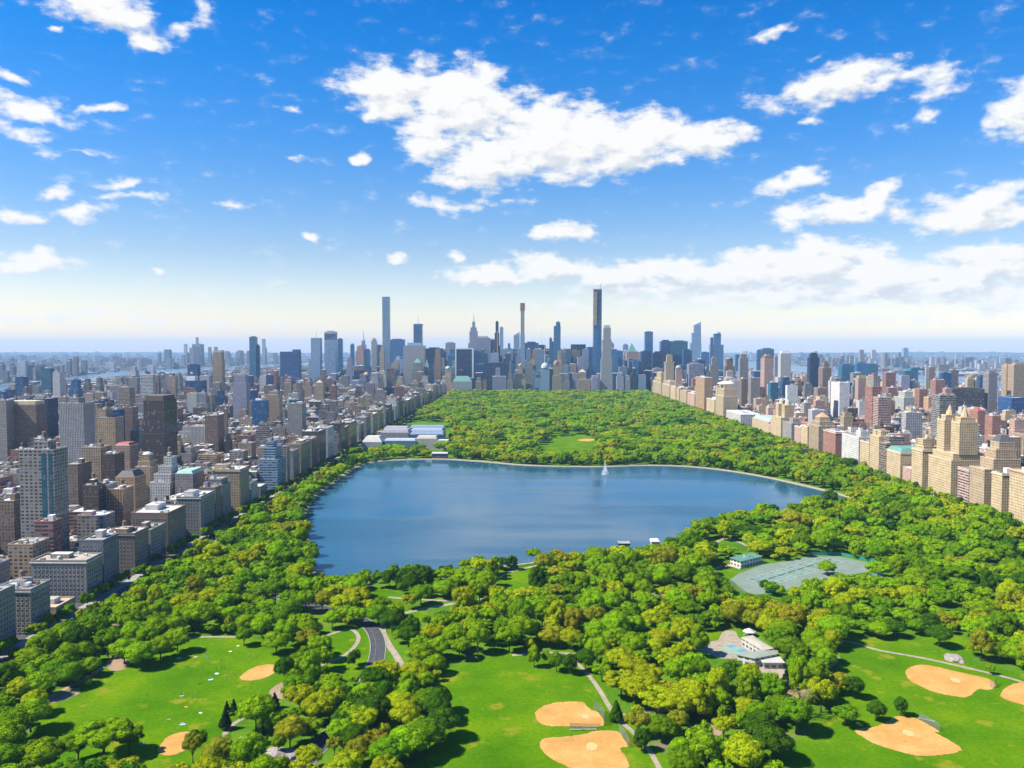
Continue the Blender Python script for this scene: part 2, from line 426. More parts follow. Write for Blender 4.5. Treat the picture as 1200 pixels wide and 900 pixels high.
for (px, py, rx, ry, tl, wgt) in BL:
    d = ray(px, py).normalized()
    a0, e0 = math.atan2(d.x, d.y), math.asin(d.z)
    mp = wt.nodes.new('ShaderNodeMapping'); mp.vector_type = 'TEXTURE'
    mp.inputs['Location'].default_value = (a0, e0, 0); mp.inputs['Rotation'].default_value = (0, 0, -tl)
    mp.inputs['Scale'].default_value = (rx * 1.25 / F, ry * 1.25 / F, 1)
    wt.links.new(wc.outputs[0], mp.inputs[0])
    gr = wt.nodes.new('ShaderNodeTexGradient'); gr.gradient_type = 'SPHERICAL'; wt.links.new(mp.outputs[0], gr.inputs[0])
    if acc is None: acc = math_n(wt, 'MULTIPLY', gr.outputs[1], wgt)
    else:
        v = math_n(wt, 'MULTIPLY', gr.outputs[1], wgt)
        acc = math_n(wt, 'SMOOTH_MAX', acc, v, 0.18)
    if wgt >= 1.05:
        mq = wt.nodes.new('ShaderNodeMapping'); mq.vector_type = 'TEXTURE'
        for k_ in ('Location', 'Rotation', 'Scale'): mq.inputs[k_].default_value = mp.inputs[k_].default_value
        wt.links.new(up.outputs[0], mq.inputs[0])
        g2_ = wt.nodes.new('ShaderNodeTexGradient'); g2_.gradient_type = 'SPHERICAL'; wt.links.new(mq.outputs[0], g2_.inputs[0])
        v2 = math_n(wt, 'MULTIPLY', g2_.outputs[1], wgt)
        acc2 = v2 if acc2 is None else math_n(wt, 'SMOOTH_MAX', acc2, v2, 0.18)
fine = wt.nodes.new('ShaderNodeTexNoise'); fine.inputs['Scale'].default_value = 46; fine.inputs['Detail'].default_value = 7; fine.inputs['Roughness'].default_value = 0.58
mp2 = wt.nodes.new('ShaderNodeMapping'); mp2.inputs['Scale'].default_value = (0.62, 1.25, 1); wt.links.new(cv.outputs[0], mp2.inputs[0]); wt.links.new(mp2.outputs[0], fine.inputs['Vector'])
fine2 = wt.nodes.new('ShaderNodeTexNoise'); fine2.inputs['Scale'].default_value = 46; fine2.inputs['Detail'].default_value = 5; fine2.inputs['Roughness'].default_value = 0.58
mp3 = wt.nodes.new('ShaderNodeMapping'); mp3.inputs['Scale'].default_value = (0.62, 1.25, 1); mp3.inputs['Location'].default_value = (-0.006, 0.012, 0); wt.links.new(cv.outputs[0], mp3.inputs[0]); wt.links.new(mp3.outputs[0], fine2.inputs['Vector'])
namp = mapr(wt, acc, 0.0, 0.25, 0.40, 1.85)
dens = math_n(wt, 'ADD', acc, math_n(wt, 'MULTIPLY', math_n(wt, 'SUBTRACT', fine.outputs[0], 0.5), namp))
mask = mapr(wt, dens, 0.22, 0.78)
wisp = math_n(wt, 'MULTIPLY', mapr(wt, dens, 0.17, 0.5), 0.13)
mask = math_n(wt, 'MAXIMUM', mask, wisp)
# the side of each billow turned to the sun is white, its underside grey
rel = math_n(wt, 'SUBTRACT', fine.outputs[0], fine2.outputs[0])
shade = math_n(wt, 'ADD', math_n(wt, 'MULTIPLY', math_n(wt, 'SUBTRACT', acc, acc2), 0.42), rel)
lit = mapr(wt, shade, -0.26, 0.10)
thick = mapr(wt, dens, 0.45, 1.25)
lit2 = math_n(wt, 'ADD', lit, math_n(wt, 'MULTIPLY', thick, 0.15), clamp=True)
CW = 1.0 / SKY_STRENGTH
cloudc = mixc(wt, lit2, (0.36 * CW, 0.385 * CW, 0.42 * CW), (0.515 * CW, 0.51 * CW, 0.50 * CW))
allc = mixc(wt, math_n(wt, 'MULTIPLY', mask, mapr(wt, el, 0.0, 0.05, 0.75, 0.98)), skyc, cloudc)
wt.links.new(allc, bg.inputs[0])
world.cycles.sampling_method = 'MANUAL'; world.cycles.sample_map_resolution = 512

# the air
HAZE = 0.000032
hm = bpy.data.materials.new('haze'); hm.use_nodes = True; hm.node_tree.nodes.clear()
ho = hm.node_tree.nodes.new('ShaderNodeOutputMaterial'); hv = hm.node_tree.nodes.new('ShaderNodeVolumePrincipled')
hv.inputs['Color'].default_value = (0.45, 0.70, 1.0, 1); hv.inputs['Density'].default_value = HAZE; hv.inputs['Anisotropy'].default_value = 0.0
hm.node_tree.links.new(hv.outputs[0], ho.inputs['Volume'])
M['haze'] = hm
hb = MB(); hb.box(-27000, 27000, -4000, 33500, -4.0, 520.0, 'haze', bottom=True)
haze = hb.build('haze'); tag(haze, kind='stuff')
scene.render.engine = 'CYCLES'
scene.cycles.max_bounces = 5; scene.cycles.diffuse_bounces = 3; scene.cycles.glossy_bounces = 2; scene.cycles.transmission_bounces = 2
scene.cycles.transparent_max_bounces = 6; scene.cycles.volume_bounces = 1
scene.cycles.use_denoising = True; scene.cycles.caustics_reflective = False; scene.cycles.caustics_refractive = False
scene.cycles.sample_clamp_indirect = 4.0
scene.view_settings.view_transform = 'Standard'; scene.view_settings.look = 'None'; scene.view_settings.gamma = 1.0
scene.view_settings.exposure = 0.98
# ------------------------------------------------------------------ the setting: land, water, lawns, paths
def smooth_closed(p, n=4):
    out = []
    k = len(p)
    for i in range(k):
        a, b, c, d = p[i - 1], p[i], p[(i + 1) % k], p[(i + 2) % k]
        for j in range(n):
            t = j / n
            out.append(tuple(0.5 * ((2 * b[q]) + (c[q] - a[q]) * t + (2 * a[q] - 5 * b[q] + 4 * c[q] - d[q]) * t * t + (3 * b[q] - a[q] - 3 * c[q] + d[q]) * t ** 3) for q in (0, 1)))
    return out
def smooth_open(p, n=6):
    q = [p[0]] + list(p) + [p[-1]]
    out = []
    for i in range(1, len(q) - 2):
        a, b, c, d = q[i - 1], q[i], q[i + 1], q[i + 2]
        for j in range(n):
            t = j / n
            out.append(tuple(0.5 * ((2 * b[k]) + (c[k] - a[k]) * t + (2 * a[k] - 5 * b[k] + 4 * c[k] - d[k]) * t * t + (3 * b[k] - a[k] - 3 * c[k] + d[k]) * t ** 3) for k in (0, 1)))
    out.append(tuple(p[-1]))
    return out
def ground_pts(px, z=0.0): return [(G(x, y, z).x, G(x, y, z).y) for x, y in px]
def ccw(p):
    a = sum(p[i][0] * p[(i + 1) % len(p)][1] - p[(i + 1) % len(p)][0] * p[i][1] for i in range(len(p)))
    return p if a > 0 else p[::-1]
def sheet(name, pts, z, mat, col=(1, 1, 1), kind='structure'):
    mb = MB(); mb.cap(ccw(pts), z, mat, col)
    o = mb.build(name); tag(o, kind=kind); return o
def inside(p, poly):
    x, y = p; r = False; j = len(poly) - 1
    for i in range(len(poly)):
        xi, yi = poly[i]; xj, yj = poly[j]
        if (yi > y) != (yj > y) and x < (xj - xi) * (y - yi) / (yj - yi) + xi: r = not r
        j = i
    return r
def seg_dist(p, line):
    best = 1e9
    for a, b in zip(line[:-1], line[1:]):
        dx, dy = b[0] - a[0], b[1] - a[1]; L = dx * dx + dy * dy
        t = 0 if L == 0 else max(0, min(1, ((p[0] - a[0]) * dx + (p[1] - a[1]) * dy) / L))
        best = min(best, math.hypot(p[0] - a[0] - t * dx, p[1] - a[1] - t * dy))
    return best
def ribbon(mb, line, w0, w1, z, mat, col=(1, 1, 1), h=0.0):
    """a strip between offsets w0 and w1 (metres, to the left of travel), raised by h with a side face"""
    L, Rr = [], []
    for i, p in enumerate(line):
        a = line[max(i - 1, 0)]; b = line[min(i + 1, len(line) - 1)]
        dx, dy = b[0] - a[0], b[1] - a[1]; l = math.hypot(dx, dy) or 1
        n = (-dy / l, dx / l)
        L.append((p[0] + n[0] * w1, p[1] + n[1] * w1)); Rr.append((p[0] + n[0] * w0, p[1] + n[1] * w0))
    for i in range(len(line) - 1):
        mb.quad((*Rr[i], z + h), (*Rr[i + 1], z + h), (*L[i + 1], z + h), (*L[i], z + h), mat, col)
        if h:
            mb.quad((*L[i], z + h), (*L[i + 1], z + h), (*L[i + 1], z), (*L[i], z), mat, col)
            mb.quad((*Rr[i], z), (*Rr[i + 1], z), (*Rr[i + 1], z + h), (*Rr[i], z + h), mat, col)

# one sheet to the horizon
mb = MB()
gx = [-26500, -14000, -8000, -4000, -1500, 1500, 4000, 8000, 14000, 26500]; gy = [-3500, 0, 2000, 4500, 8000, 13000, 20000, 33000]
for i in range(len(gx) - 1):
    for j in range(len(gy) - 1):
        mb.quad((gx[i], gy[j], -2.5), (gx[i + 1], gy[j], -2.5), (gx[i + 1], gy[j + 1], -2.5), (gx[i], gy[j + 1], -2.5), 'far_land')
tag(mb.build('ground'), kind='structure')
RIVER = [(-2400, -500), (3000, -500), (3050, 8000), (3600, 14000), (2600, 21000), (-2500, 21000), (-2600, 12500), (-3300, 9500), (-3500, 7000), (-3050, 5000), (-2400, 2500)]
sheet('river_water', RIVER, -2.0, 'river_water')
ISLE = [(-1800, -500), (1880, -500), (1880, 6000), (1650, 8500), (900, 11500), (0, 12600), (-900, 11500), (-2000, 9000), (-2500, 7000), (-2350, 5000), (-1800, 2500)]
mb = MB(); mb.cap(ISLE, -0.3, 'asphalt'); mb.walls(ISLE, -2.0, -0.3, 'stone', (0.25, 0.24, 0.22))
tag(mb.build('street'), kind='structure')

PARK = (-318.0, 532.0, 150.0, 3590.0)
sheet('park_ground', [(PARK[0], PARK[2]), (PARK[1], PARK[2]), (PARK[1], PARK[3]), (PARK[0], PARK[3])], 0.0, 'park_floor')
mb = MB()
for (xa, xb) in ((-344.5, -336.0), (-322.5, -318.2), (532.2, 537.0), (549.0, 554.5)):
    mb.box(xa, xb, 200, 3590, -0.3, -0.15, 'pavement')
tag(mb.build('pavement'), kind='structure')

# --- reservoir
W_PX = [(376,677),(366,640),(357,612),(359,601),(374,580),(400,561),(424,546),(450,540.5),(510,538.5),(560,541),(620,546),(700,547.5),(760,546),(815,548),(870,555),(925,566),(996,584),(984,589),(945,590),(915,602),(893,598),(868,603),(832,612),(806,630),(775,642),(742,651),(690,653),(655,655),(620,660),(562,667),(512,671),(470,672),(420,679)]
WATER = smooth_closed(ground_pts(W_PX), 4)
sheet('reservoir_water', WATER, 0.15, 'reservoir_water')
def offset_loop(p, d):
    p = ccw(p); out = []
    for i in range(len(p)):
        a, b = p[i - 1], p[(i + 1) % len(p)]
        dx, dy = b[0] - a[0], b[1] - a[1]; l = math.hypot(dx, dy) or 1
        out.append((p[i][0] + dy / l * d, p[i][1] - dx / l * d))
    return out
w0 = ccw(WATER); w1 = offset_loop(w0, 2.6); w2 = offset_loop(w0, 6.0); w3 = offset_loop(w0, 8.5)
mb = MB()
for i in range(len(w0)):
    j = (i + 1) % len(w0)
    mb.quad((*w0[i], 0.05), (*w0[j], 0.05), (*w1[j], 1.4), (*w1[i], 1.4), 'stone', (0.27, 0.23, 0.14))
    mb.quad((*w2[i], 1.4), (*w2[j], 1.4), (*w3[j], 0.02), (*w3[i], 0.02), 'lawn')
tag(mb.build('embankment'), kind='structure')
mb = MB()
for i in range(len(w0)):
    j = (i + 1) % len(w0)
    mb.quad((*w1[i], 1.4), (*w1[j], 1.4), (*w2[j], 1.4), (*w2[i], 1.4), 'cinder')
tag(mb.build('running_track'), kind='structure')

# --- lawns (ground outline in photograph pixels, put on the ground plane)
L1 = [(40,835),(60,812),(100,792),(140,772),(190,762),(235,745),(290,747),(330,757),(352,775),(345,800),(318,806),(300,828),(275,850),(262,895),(240,915),(130,915),(40,890)]
L2 = [(470,960),(480,900),(498,850),(512,800),(545,780),(610,764),(680,768),(700,790),(725,838),(790,900),(800,960)]
L3 = [(860,960),(880,905),(900,880),(955,860),(955,845),(985,812),(985,760),(1000,748),(1060,750),(1110,765),(1160,780),(1200,790),(1330,815),(1330,960)]
L4 = [(630,529),(648,512),(690,511.5),(702,520),(690,529)]
L5 = [(585,690),(590,668),(622,664),(640,682),(612,700)]
L6 = [(824,675),(834,664),(866,672),(858,688),(835,690)]
L7 = [(375,760),(385,742),(430,738),(434,765),(412,795),(385,790)]
L8 = [(1040,752),(1090,742),(1140,752),(1130,775),(1085,768)]
L9 = [(300,890),(310,868),(345,875),(335,905),(300,915)]
L10 = [(470,720),(492,714),(505,722),(490,730)]
L11 = [(800,756),(818,745),(855,735),(868,742),(850,752),(822,762)]
L12 = [(960,690),(985,672),(1030,660),(1075,672),(1040,690)]
L13 = [(425,697),(455,690),(480,712),(452,722),(432,718)]
LAWNS = [L1, L2, L3, L4, L5, L6, L7, L8, L9, L10, L11, L13]
lawn_w = []
for i_, L in enumerate(LAWNS):
    w = smooth_closed(ground_pts(L), 4); lawn_w.append(w)
    sheet('lawn', w, 0.03 + 0.004 * i_, 'lawn')

def crop(pts, ox, oy, s): return [(ox + x / s, oy + y / s) for x, y in pts]
INF = {
 'I1': crop([(505,375),(530,345),(580,315),(640,297),(700,295),(722,310),(715,335),(680,360),(620,382),(550,388)], 180, 720, 5),
 'I2': crop([(22,800),(40,765),(75,725),(130,697),(185,688),(215,700),(215,770),(180,800),(120,822),(55,826)], 180, 720, 5),
 'I3': crop([(175,500),(190,465),(250,430),(330,408),(430,400),(530,405),(560,430),(600,465),(640,475),(690,540),(690,575),(650,588),(560,590),(430,585),(300,585),(235,575),(195,545)], 600, 760, 6.428),
 'I4': crop([(215,745),(222,690),(260,675),(450,660),(560,640),(640,622),(760,620),(820,640),(840,680),(872,738),(815,752),(850,810),(880,870),(870,905),(760,960),(600,960),(430,895),(330,850),(260,805)], 600, 760, 6.428),
 'I5': crop([(410,500),(510,485),(560,460),(600,440),(660,440),(720,460),(800,508),(785,516),(850,550),(905,590),(890,605),(800,622),(700,622),(600,600),(520,575),(450,540)], 900, 730, 4),
 'I6': crop([(645,235),(655,215),(700,198),(760,200),(900,232),(1020,258),(1066,285),(1060,305),(1030,315),(985,312),(935,348),(880,345),(780,325),(700,290),(660,265)], 900, 730, 4),
 'I7': crop([(1090,345),(1100,318),(1125,298),(1160,284),(1230,280),(1340,310),(1340,420),(1200,385),(1130,365)], 900, 730, 4),
 'I8': [(677,515.4),(684,514.2),(694,514.4),(697,515.8),(690,517.0),(680,516.8)],
}
inf_w = {}
for k, p in INF.items():
    w = smooth_closed(ground_pts(p), 10); inf_w[k] = w
    w = [(x + .55 * mnoise.noise(Vector((x * .8, y * .8, 1))), y + .9 * mnoise.noise(Vector((x * .8, y * .8, 7)))) for x, y in w]
    sheet('infield_dirt', w, 0.12, 'clay')
# scuffed mound and plate on the larger diamonds, worn turf edge
for (px, py, r) in ((693.5, 875, 4.2), (1064.5, 859, 3.8), (1120, 797.5, 3.6), (686, 840, 2.8)):
    g = G(px, py)
    pts = [(g.x + 0.6 * r * (1 + 0.35 * rng.random()) * math.cos(a), g.y + 0.9 * r * (1 + 0.25 * rng.random()) * math.sin(a)) for a in np.linspace(0, 2 * math.pi, 14, endpoint=False)]
    sheet('pitching_mound', pts, 0.17, 'dirt', (0.60, 0.37, 0.15))

# --- paths and the park drive
PATHS = {
 'a': ([(540,706),(510,711),(485,716),(463,722),(450,730),(449,742),(456,756),(464,768),(474,786)], 5.5),
 'b': ([(366,786),(380,778),(402,769),(416,757),(420,746),(412,738),(398,740),(372,748)], 3.4),
 'c': ([(672,772),(682,783),(692,794),(702,808),(714,828),(726,844),(742,858),(756,872),(766,888),(776,908),(786,940)], 3.4),
 'd': ([(960,742),(985,750),(1003,754),(1030,762),(1080,771),(1130,782),(1180,794),(1204,801),(1260,815)], 3.6),
 'e': ([(455,700),(500,703),(540,704),(575,701),(605,699),(650,704),(690,712),(740,700),(800,690)], 4.5),
 'f': ([(40,826),(75,808),(98,797),(112,788),(126,779)], 4.0),
 'g': ([(196,752),(212,748),(238,746.5),(276,746.5)], 3.4),
 'h': ([(600,768),(625,766),(645,765),(680,767)], 4.0),
 'i': ([(586,676),(594,672),(615,666),(650,661),(720,664)], 4.5),
 'j': ([(225,912),(238,892),(262,862),(272,850),(286,841),(300,832),(318,818),(332,806)], 3.4),
 'k': ([(716,843),(728,838),(760,834),(800,832)], 3.0),
 'l': ([(800,660),(820,650),(846,632),(862,634),(876,640)], 5.0),
 'm': ([(820,682),(832,672),(844,664),(852,664)], 4.0),
 'n': ([(640,716),(700,722),(740,705),(770,697),(800,700)], 4.0),
}
path_w = {}
for k, (p, w) in PATHS.items():
    w *= .82; ln = smooth_open(ground_pts(p), 5); path_w[k] = (ln, w)
    mb = MB(); ribbon(mb, ln, -w / 2, w / 2, 0.09 + 0.01 * (ord(k) - 97) / 4, 'gravel_path')
    tag(mb.build('path'), kind='structure')
DRIVE = smooth_open(ground_pts([(250,676),(300,690),(345,704),(390,716),(418,724),(434,735),(442,750),(442,768),(434,792),(414,828),(386,862),(356,896),(330,940)]), 6)
DW = 9.6
mb = MB(); ribbon(mb, DRIVE, -DW / 2, DW / 2, 0.15, 'asphalt'); tag(mb.build('park_drive'), kind='structure')
mb = MB(); ribbon(mb, DRIVE, DW / 2 + 0.02, DW / 2 + 0.5, 0.05, 'pavement', h=0.22); ribbon(mb, DRIVE, -DW / 2 - 0.5, -DW / 2 - 0.02, 0.05, 'pavement', h=0.22)
tag(mb.build('kerb'), kind='structure')
mb = MB()
ribbon(mb, DRIVE, -1.5, -1.35, 0.17, 'paint', (0.22, 0.22, 0.22))
tag(mb.build('road_marking'), kind='structure')

# bare earth under the big trees by the small meadow and between the fields
for i_, pts in enumerate(([(54,824),(64,815),(88,806),(94,812),(72,822)], [(125,775),(140,760),(155,765),(150,782),(130,786)], [(315,812),(330,800),(345,805),(335,820)], [(805,856),(825,846),(850,852),(835,866)], [(985,770),(955,800),(930,825),(900,815),(930,780)])):
    sheet('bare_earth', smooth_closed(ground_pts(pts), 3), 0.080 + 0.0015 * i_, 'dirt', (0.30, 0.20, 0.12))
# ------------------------------------------------------------------ buildings
PAL = {
 'brown brick': (0.250, 0.165, 0.110), 'tan brick': (0.440, 0.310, 0.180), 'cream stone': (0.540, 0.395, 0.215), 'grey stone': (0.290, 0.255, 0.220),
 'white brick': (0.580, 0.545, 0.485), 'red brick': (0.340, 0.150, 0.105), 'dark brown': (0.115, 0.080, 0.058), 'pink stone': (0.520, 0.320, 0.240),
 'dark blue glass': (0.015, 0.075, 0.200), 'blue glass': (0.035, 0.160, 0.340), 'pale blue glass': (0.290, 0.410, 0.540), 'teal glass': (0.025, 0.150, 0.230),
 'black glass': (0.009, 0.030, 0.085), 'grey concrete': (0.410, 0.385, 0.360), 'lilac grey': (0.300, 0.290, 0.360), 'orange brick': (0.500, 0.290, 0.145), 'grey tan': (0.340, 0.300, 0.245),
}
ROOFS = [(0.30, 0.29, 0.28), (0.55, 0.53, 0.50), (0.16, 0.15, 0.15), (0.38, 0.33, 0.27), (0.70, 0.69, 0.67), (0.24, 0.20, 0.18), (0.66, 0.65, 0.62)]
COPPER = (0.13, 0.27, 0.22)
from collections import defaultdict
FOOT = []          # footprints taken by buildings

def tier(S, x0, x1, y0, y1, z0, z1, style, col, roof, parapet=True):
    pts = [(x0, y0), (x1, y0), (x1, y1), (x0, y1)]
    S['wall'].walls(pts, z0, z1, style, col)
    n = sum(1 for k in S if k.startswith('roof') and not k.startswith('roof_'))
    S['roof' if not n else f'roof#{n}'].cap(pts, z1 - (0.02 if not parapet else 0.0), 'roofing', roof)
    if parapet:
        t, e, h = 0.45, 0.12, 1.1
        c = tuple(min(0.75, k * 1.15 + 0.03) for k in col)
        z = z1 + 0.01
        ck = 'cornice' if not n else f'cornice#{n}'
        S[ck].box(x0 - e, x1 + e, y0 - e, y0 + t, z, z + h, 'stone', c)
        S[ck].box(x0 - e, x1 + e, y1 - t, y1 + e, z, z + h, 'stone', c)
        S[ck].box(x0 - e, x0 + t, y0 + t, y1 - t, z, z + h, 'stone', c)
        S[ck].box(x1 - t, x1 + e, y0 + t, y1 - t, z, z + h, 'stone', c)

def clutter(S, r, x0, x1, y0, y1, z, col, rich=True):
    w, d = x1 - x0, y1 - y0
    if w < 5 or d < 5: return
    pw, pd = w * r.uniform(0.22, 0.42), d * r.uniform(0.25, 0.5)
    px, py = x0 + r.uniform(0.15, 0.8) * (w - pw), y0 + r.uniform(0.15, 0.85) * (d - pd)
    ph = r.uniform(2.6, 6.0)
    pc = r.choice([col, col, (0.45, 0.43, 0.40), (0.66, 0.64, 0.60), (0.26, 0.22, 0.19)])
    S['penthouse'].box(px, px + pw, py, py + pd, z, z + ph, 'stone', pc, 'roofing', r.choice(ROOFS))
    if not rich: return
    for i in range(r.randint(6, 12) if w * d > 600 else r.randint(2, 6 if w * d > 250 else 4)):
        a, b = r.uniform(1.2, 4.5), r.uniform(1.2, 4.0)
        qx, qy = x0 + 0.8 + r.random() * max(0.1, w - a - 1.6), y0 + 0.8 + r.random() * max(0.1, d - b - 1.6)
        S[f'roof_unit#{i}'].box(qx, qx + a, qy, qy + b, z, z + r.uniform(0.9, 2.8), 'paint', r.choice([(0.75, 0.74, 0.71), (0.62, 0.62, 0.62), (0.38, 0.36, 0.33), (0.66, 0.58, 0.46), (0.30, 0.18, 0.13), (0.10, 0.16, 0.05)]))
    if r.random() < 0.62 and w > 9 and d > 9:
        tx, ty = px + pw * 0.5, py + pd * 0.5
        zt = z + ph
        for q in range(4):
            S['water_tank'].tube([(tx + 1.2 * math.cos(q * 1.571 + .7), ty + 1.2 * math.sin(q * 1.571 + .7), zt), (tx + 1.1 * math.cos(q * 1.571 + .7), ty + 1.1 * math.sin(q * 1.571 + .7), zt + 2.2)], [0.14, 0.14], 4, 'timber', (0.1, 0.09, 0.08), cap=False)
        S['water_tank'].cone(tx, ty, 1.9, 1.8, zt + 2.2, zt + 5.6, 10, 'timber', (0.21, 0.14, 0.09))
        S['water_tank'].cone(tx, ty, 2.05, 0.05, zt + 5.6, zt + 7.0, 10, 'timber', (0.16, 0.13, 0.11))

def finish_thing(name, S, cx, cy, z=0.0):
    root = empty(name, (cx, cy, z))
    order = [k for k in S if S[k].v]; pent = None
    for k in order:
        mb = S[k]
        mb.v = [(a - cx, b - cy, c - z) for a, b, c in mb.v]
        if k == 'water_tank' and pent: mb.build('water_tank', pent); continue
        o = mb.build(k.split('#')[0], root)
        if k == 'penthouse': pent = o
    return root

def top_piece(S, kind, x0, x1, y0, y1, z, h, col, n=4):
    cx, cy = (x0 + x1) / 2, (y0 + y1) / 2; r = max(x1 - x0, y1 - y0) / 2
    if kind == 'pyramid':
        pts = [(x0, y0), (x1, y0), (x1, y1), (x0, y1)]
        k = 0.06
        p2 = [(cx + (p[0] - cx) * k, cy + (p[1] - cy) * k) for p in pts]
        S['top_roof'].walls(pts, z + 0.02, z + h, 'paint', col, p2); S['top_roof'].cap(p2, z + h, 'paint', col)
    elif kind == 'mansard':
        pts = [(x0, y0), (x1, y0), (x1, y1), (x0, y1)]
        ins = min(h * 0.7, r * 0.5)
        p2 = [(x0 + ins, y0 + ins), (x1 - ins, y0 + ins), (x1 - ins, y1 - ins), (x0 + ins, y1 - ins)]
        S['top_roof'].walls(pts, z + 0.02, z + h, 'paint', col, p2); S['top_roof'].cap(p2, z + h, 'roofing', col)
    elif kind == 'dome':
        prev = None
        for i in range(5):
            a, b = i * math.pi / 10, (i + 1) * math.pi / 10
            S['dome'].cone(cx, cy, r * math.cos(a), max(0.1, r * math.cos(b)), z + h * math.sin(a), z + h * math.sin(b), 12, 'paint', col, cap=(i == 4))
    elif kind == 'spire':
        S['spire'].cone(cx, cy, r * 0.55, r * 0.30, z, z + h * 0.25, 8, 'stone', col, cap=False)
        S['spire'].cone(cx, cy, r * 0.30, 0.25, z + h * 0.25, z + h, 8, 'metal', (0.5, 0.5, 0.52), cap=True)
    elif kind == 'mast':
        S['mast'].cone(cx, cy, max(0.9, r * 0.06), 0.4, z, z + h, 6, 'paint', col)
    elif kind == 'crown':
        t = 1.2
        S['crown'].box(x0, x1, y0, y0 + t, z, z + h, 'paint', col); S['crown'].box(x0, x1, y1 - t, y1, z, z + h, 'paint', col)
        S['crown'].box(x0, x0 + t, y0 + t, y1 - t, z, z + h, 'paint', col); S['crown'].box(x1 - t, x1, y0 + t, y1 - t, z, z + h, 'paint', col)
    elif kind == 'slant':
        pts = [(x0, y0), (x1, y0), (x1, y1), (x0, y1)]
        S['top_roof'].quad((x0, y0, z + .02), (x1, y0, z + h), (x1, y1, z + h), (x0, y1, z + .02), 'paint', col)
        S['top_roof'].quad((x0, y0, z), (x1, y0, z), (x1, y0, z + h), (x0, y0, z + .02), 'paint', col)
        S['top_roof'].quad((x1, y1, z), (x0, y1, z), (x0, y1, z + .02), (x1, y1, z + h), 'paint', col)
        S['top_roof'].quad((x1, y0, z), (x1, y1, z), (x1, y1, z + h), (x1, y0, z + h), 'paint', col)

def sky_tower(Y, style, cname, tiers, label, d=None, tops=(), group=None, name='skyscraper', cat='skyscraper', seed=0, mech=True):
    """tiers: (left px, right px, top px) from the ground up, seen at distance Y; real width and height follow"""
    r = random.Random(seed or int(Y + tiers[0][0] * 7))
    S = defaultdict(MB)
    col = PAL[cname]
    z0 = 0.0
    d0 = None
    for i, t in enumerate(tiers):
        l, rr, ty = t[:3]
        cn = t[3] if len(t) > 3 else None; stl = t[4] if len(t) > 4 else style
        a, b = P(l, ty, Y), P(rr, ty, Y)
        x0, x1, z1 = a.x, b.x, a.z
        if d0 is None:
            w0 = x1 - x0; d0 = d or max(16.0, min(w0 * 0.85, 45)); FOOT.append((x0, x1, Y, Y + d0))
        dd = d0 * min(1.0, max(0.35, (x1 - x0) / w0))
        ya = Y + (d0 - dd) * 0.3
        tier(S, x0, x1, ya, ya + dd, z0, z1, stl, PAL[cn] if cn else col, r.choice(ROOFS[:4]), parapet=(i == len(tiers) - 1 and not tops))
        z0 = z1
    for (kind, ty, tc, *rest) in tops:
        l, rr = rest if rest else (l, rr)
        a, b = P(l, ty, Y), P(rr, ty, Y)
        if kind == 'box':
            S['penthouse'].box(a.x, b.x, ya + dd * .2, ya + dd * .8, z0 - 0.02, a.z, 'stone', tc, 'roofing', (0.3, 0.3, 0.3))
        else:
            top_piece(S, kind, a.x, b.x, ya, ya + dd, z0, a.z - z0, tc)
        if kind not in ('mast',): z0 = a.z
    if not tops and mech:
        w = x1 - x0
        S['penthouse'].box(x0 + w * .2, x1 - w * .2, ya + dd * .25, ya + dd * .75, z0 - 0.02, z0 + r.uniform(4, 8), 'stone', tuple(k * .8 for k in col), 'roofing', (0.3, 0.3, 0.3))
    o = finish_thing(name, S, (x0 + x1) / 2, Y)
    tag(o, label, cat, group)
    return o

T = sky_tower
GRP = 'towers of the midtown skyline'
W, GOLD, GRY = (0.72, 0.71, 0.69), (0.55, 0.30, 0.10), (0.40, 0.40, 0.42)
T(3760, 'grid', 'pale blue glass', [(447.8, 456, 348)], 'tallest slim square tower left of centre, pale grid of windows', d=28.5, group=GRP, mech=False)
T(3900, 'curtain', 'teal glass', [(292, 299.7, 395)], 'narrow dark teal tower standing alone left of the dark slab', group=GRP)
T(3920, 'curtain', 'teal glass', [(299.9, 303.6, 405.5)], 'short teal wing against the narrow dark teal tower', group=GRP)
T(3900, 'slab_dark', 'dark blue glass', [(328, 350, 412)], 'wide navy slab tower with stepped roof left of the pale tower', tops=[('box', 409.5, PAL['dark blue glass'], 342, 350)], group=GRP)
T(2600, 'piers', 'tan brick', [(248.8, 260, 422), (249.5, 259.5, 413)], 'tall tan tower with rounded pale cap, alone left of centre', tops=[('crown', 410.5, (0.5, 0.42, 0.34))], group=GRP)
T(3000, 'slab_dark', 'dark blue glass', [(219.5, 231, 428)], 'dark blue block tower before the river, left side', group=GRP)
T(2500, 'slab_dark', 'dark blue glass', [(217, 236, 446)], 'low dark blue block with white rooftop box', tops=[('box', 441, W, 217, 227)], group=GRP)
T(3800, 'piers', 'pale blue glass', [(361.7, 375, 421), (364, 375, 396)], 'pale grey blue tower with wider pale base, left of the dark-crowned tower', tops=[('mast', 388, GRY)], group=GRP)
T(4300, 'ribbon', 'pale blue glass', [(380, 393, 398), (380, 393, 391, 'dark blue glass'), (380, 393, 389, 'white brick')], 'pale tower with dark band under a white cap', group=GRP)
T(4400, 'curtain', 'blue glass', [(395.5, 401, 397.5)], 'narrow blue tower just right of the dark-banded pale tower', group=GRP)
T(4600, 'curtain', 'blue glass', [(410.5, 414.8, 404)], 'small slim blue tower between banded tower and needle spire', group=GRP)
T(4900, 'piers', 'lilac grey', [(421, 430, 415), (422.5, 428.7, 404), (423.6, 427.6, 399)], 'grey stone tower tapering to a thin needle spire', tops=[('spire', 386, (0.45, 0.43, 0.45))], d=24, group=GRP)
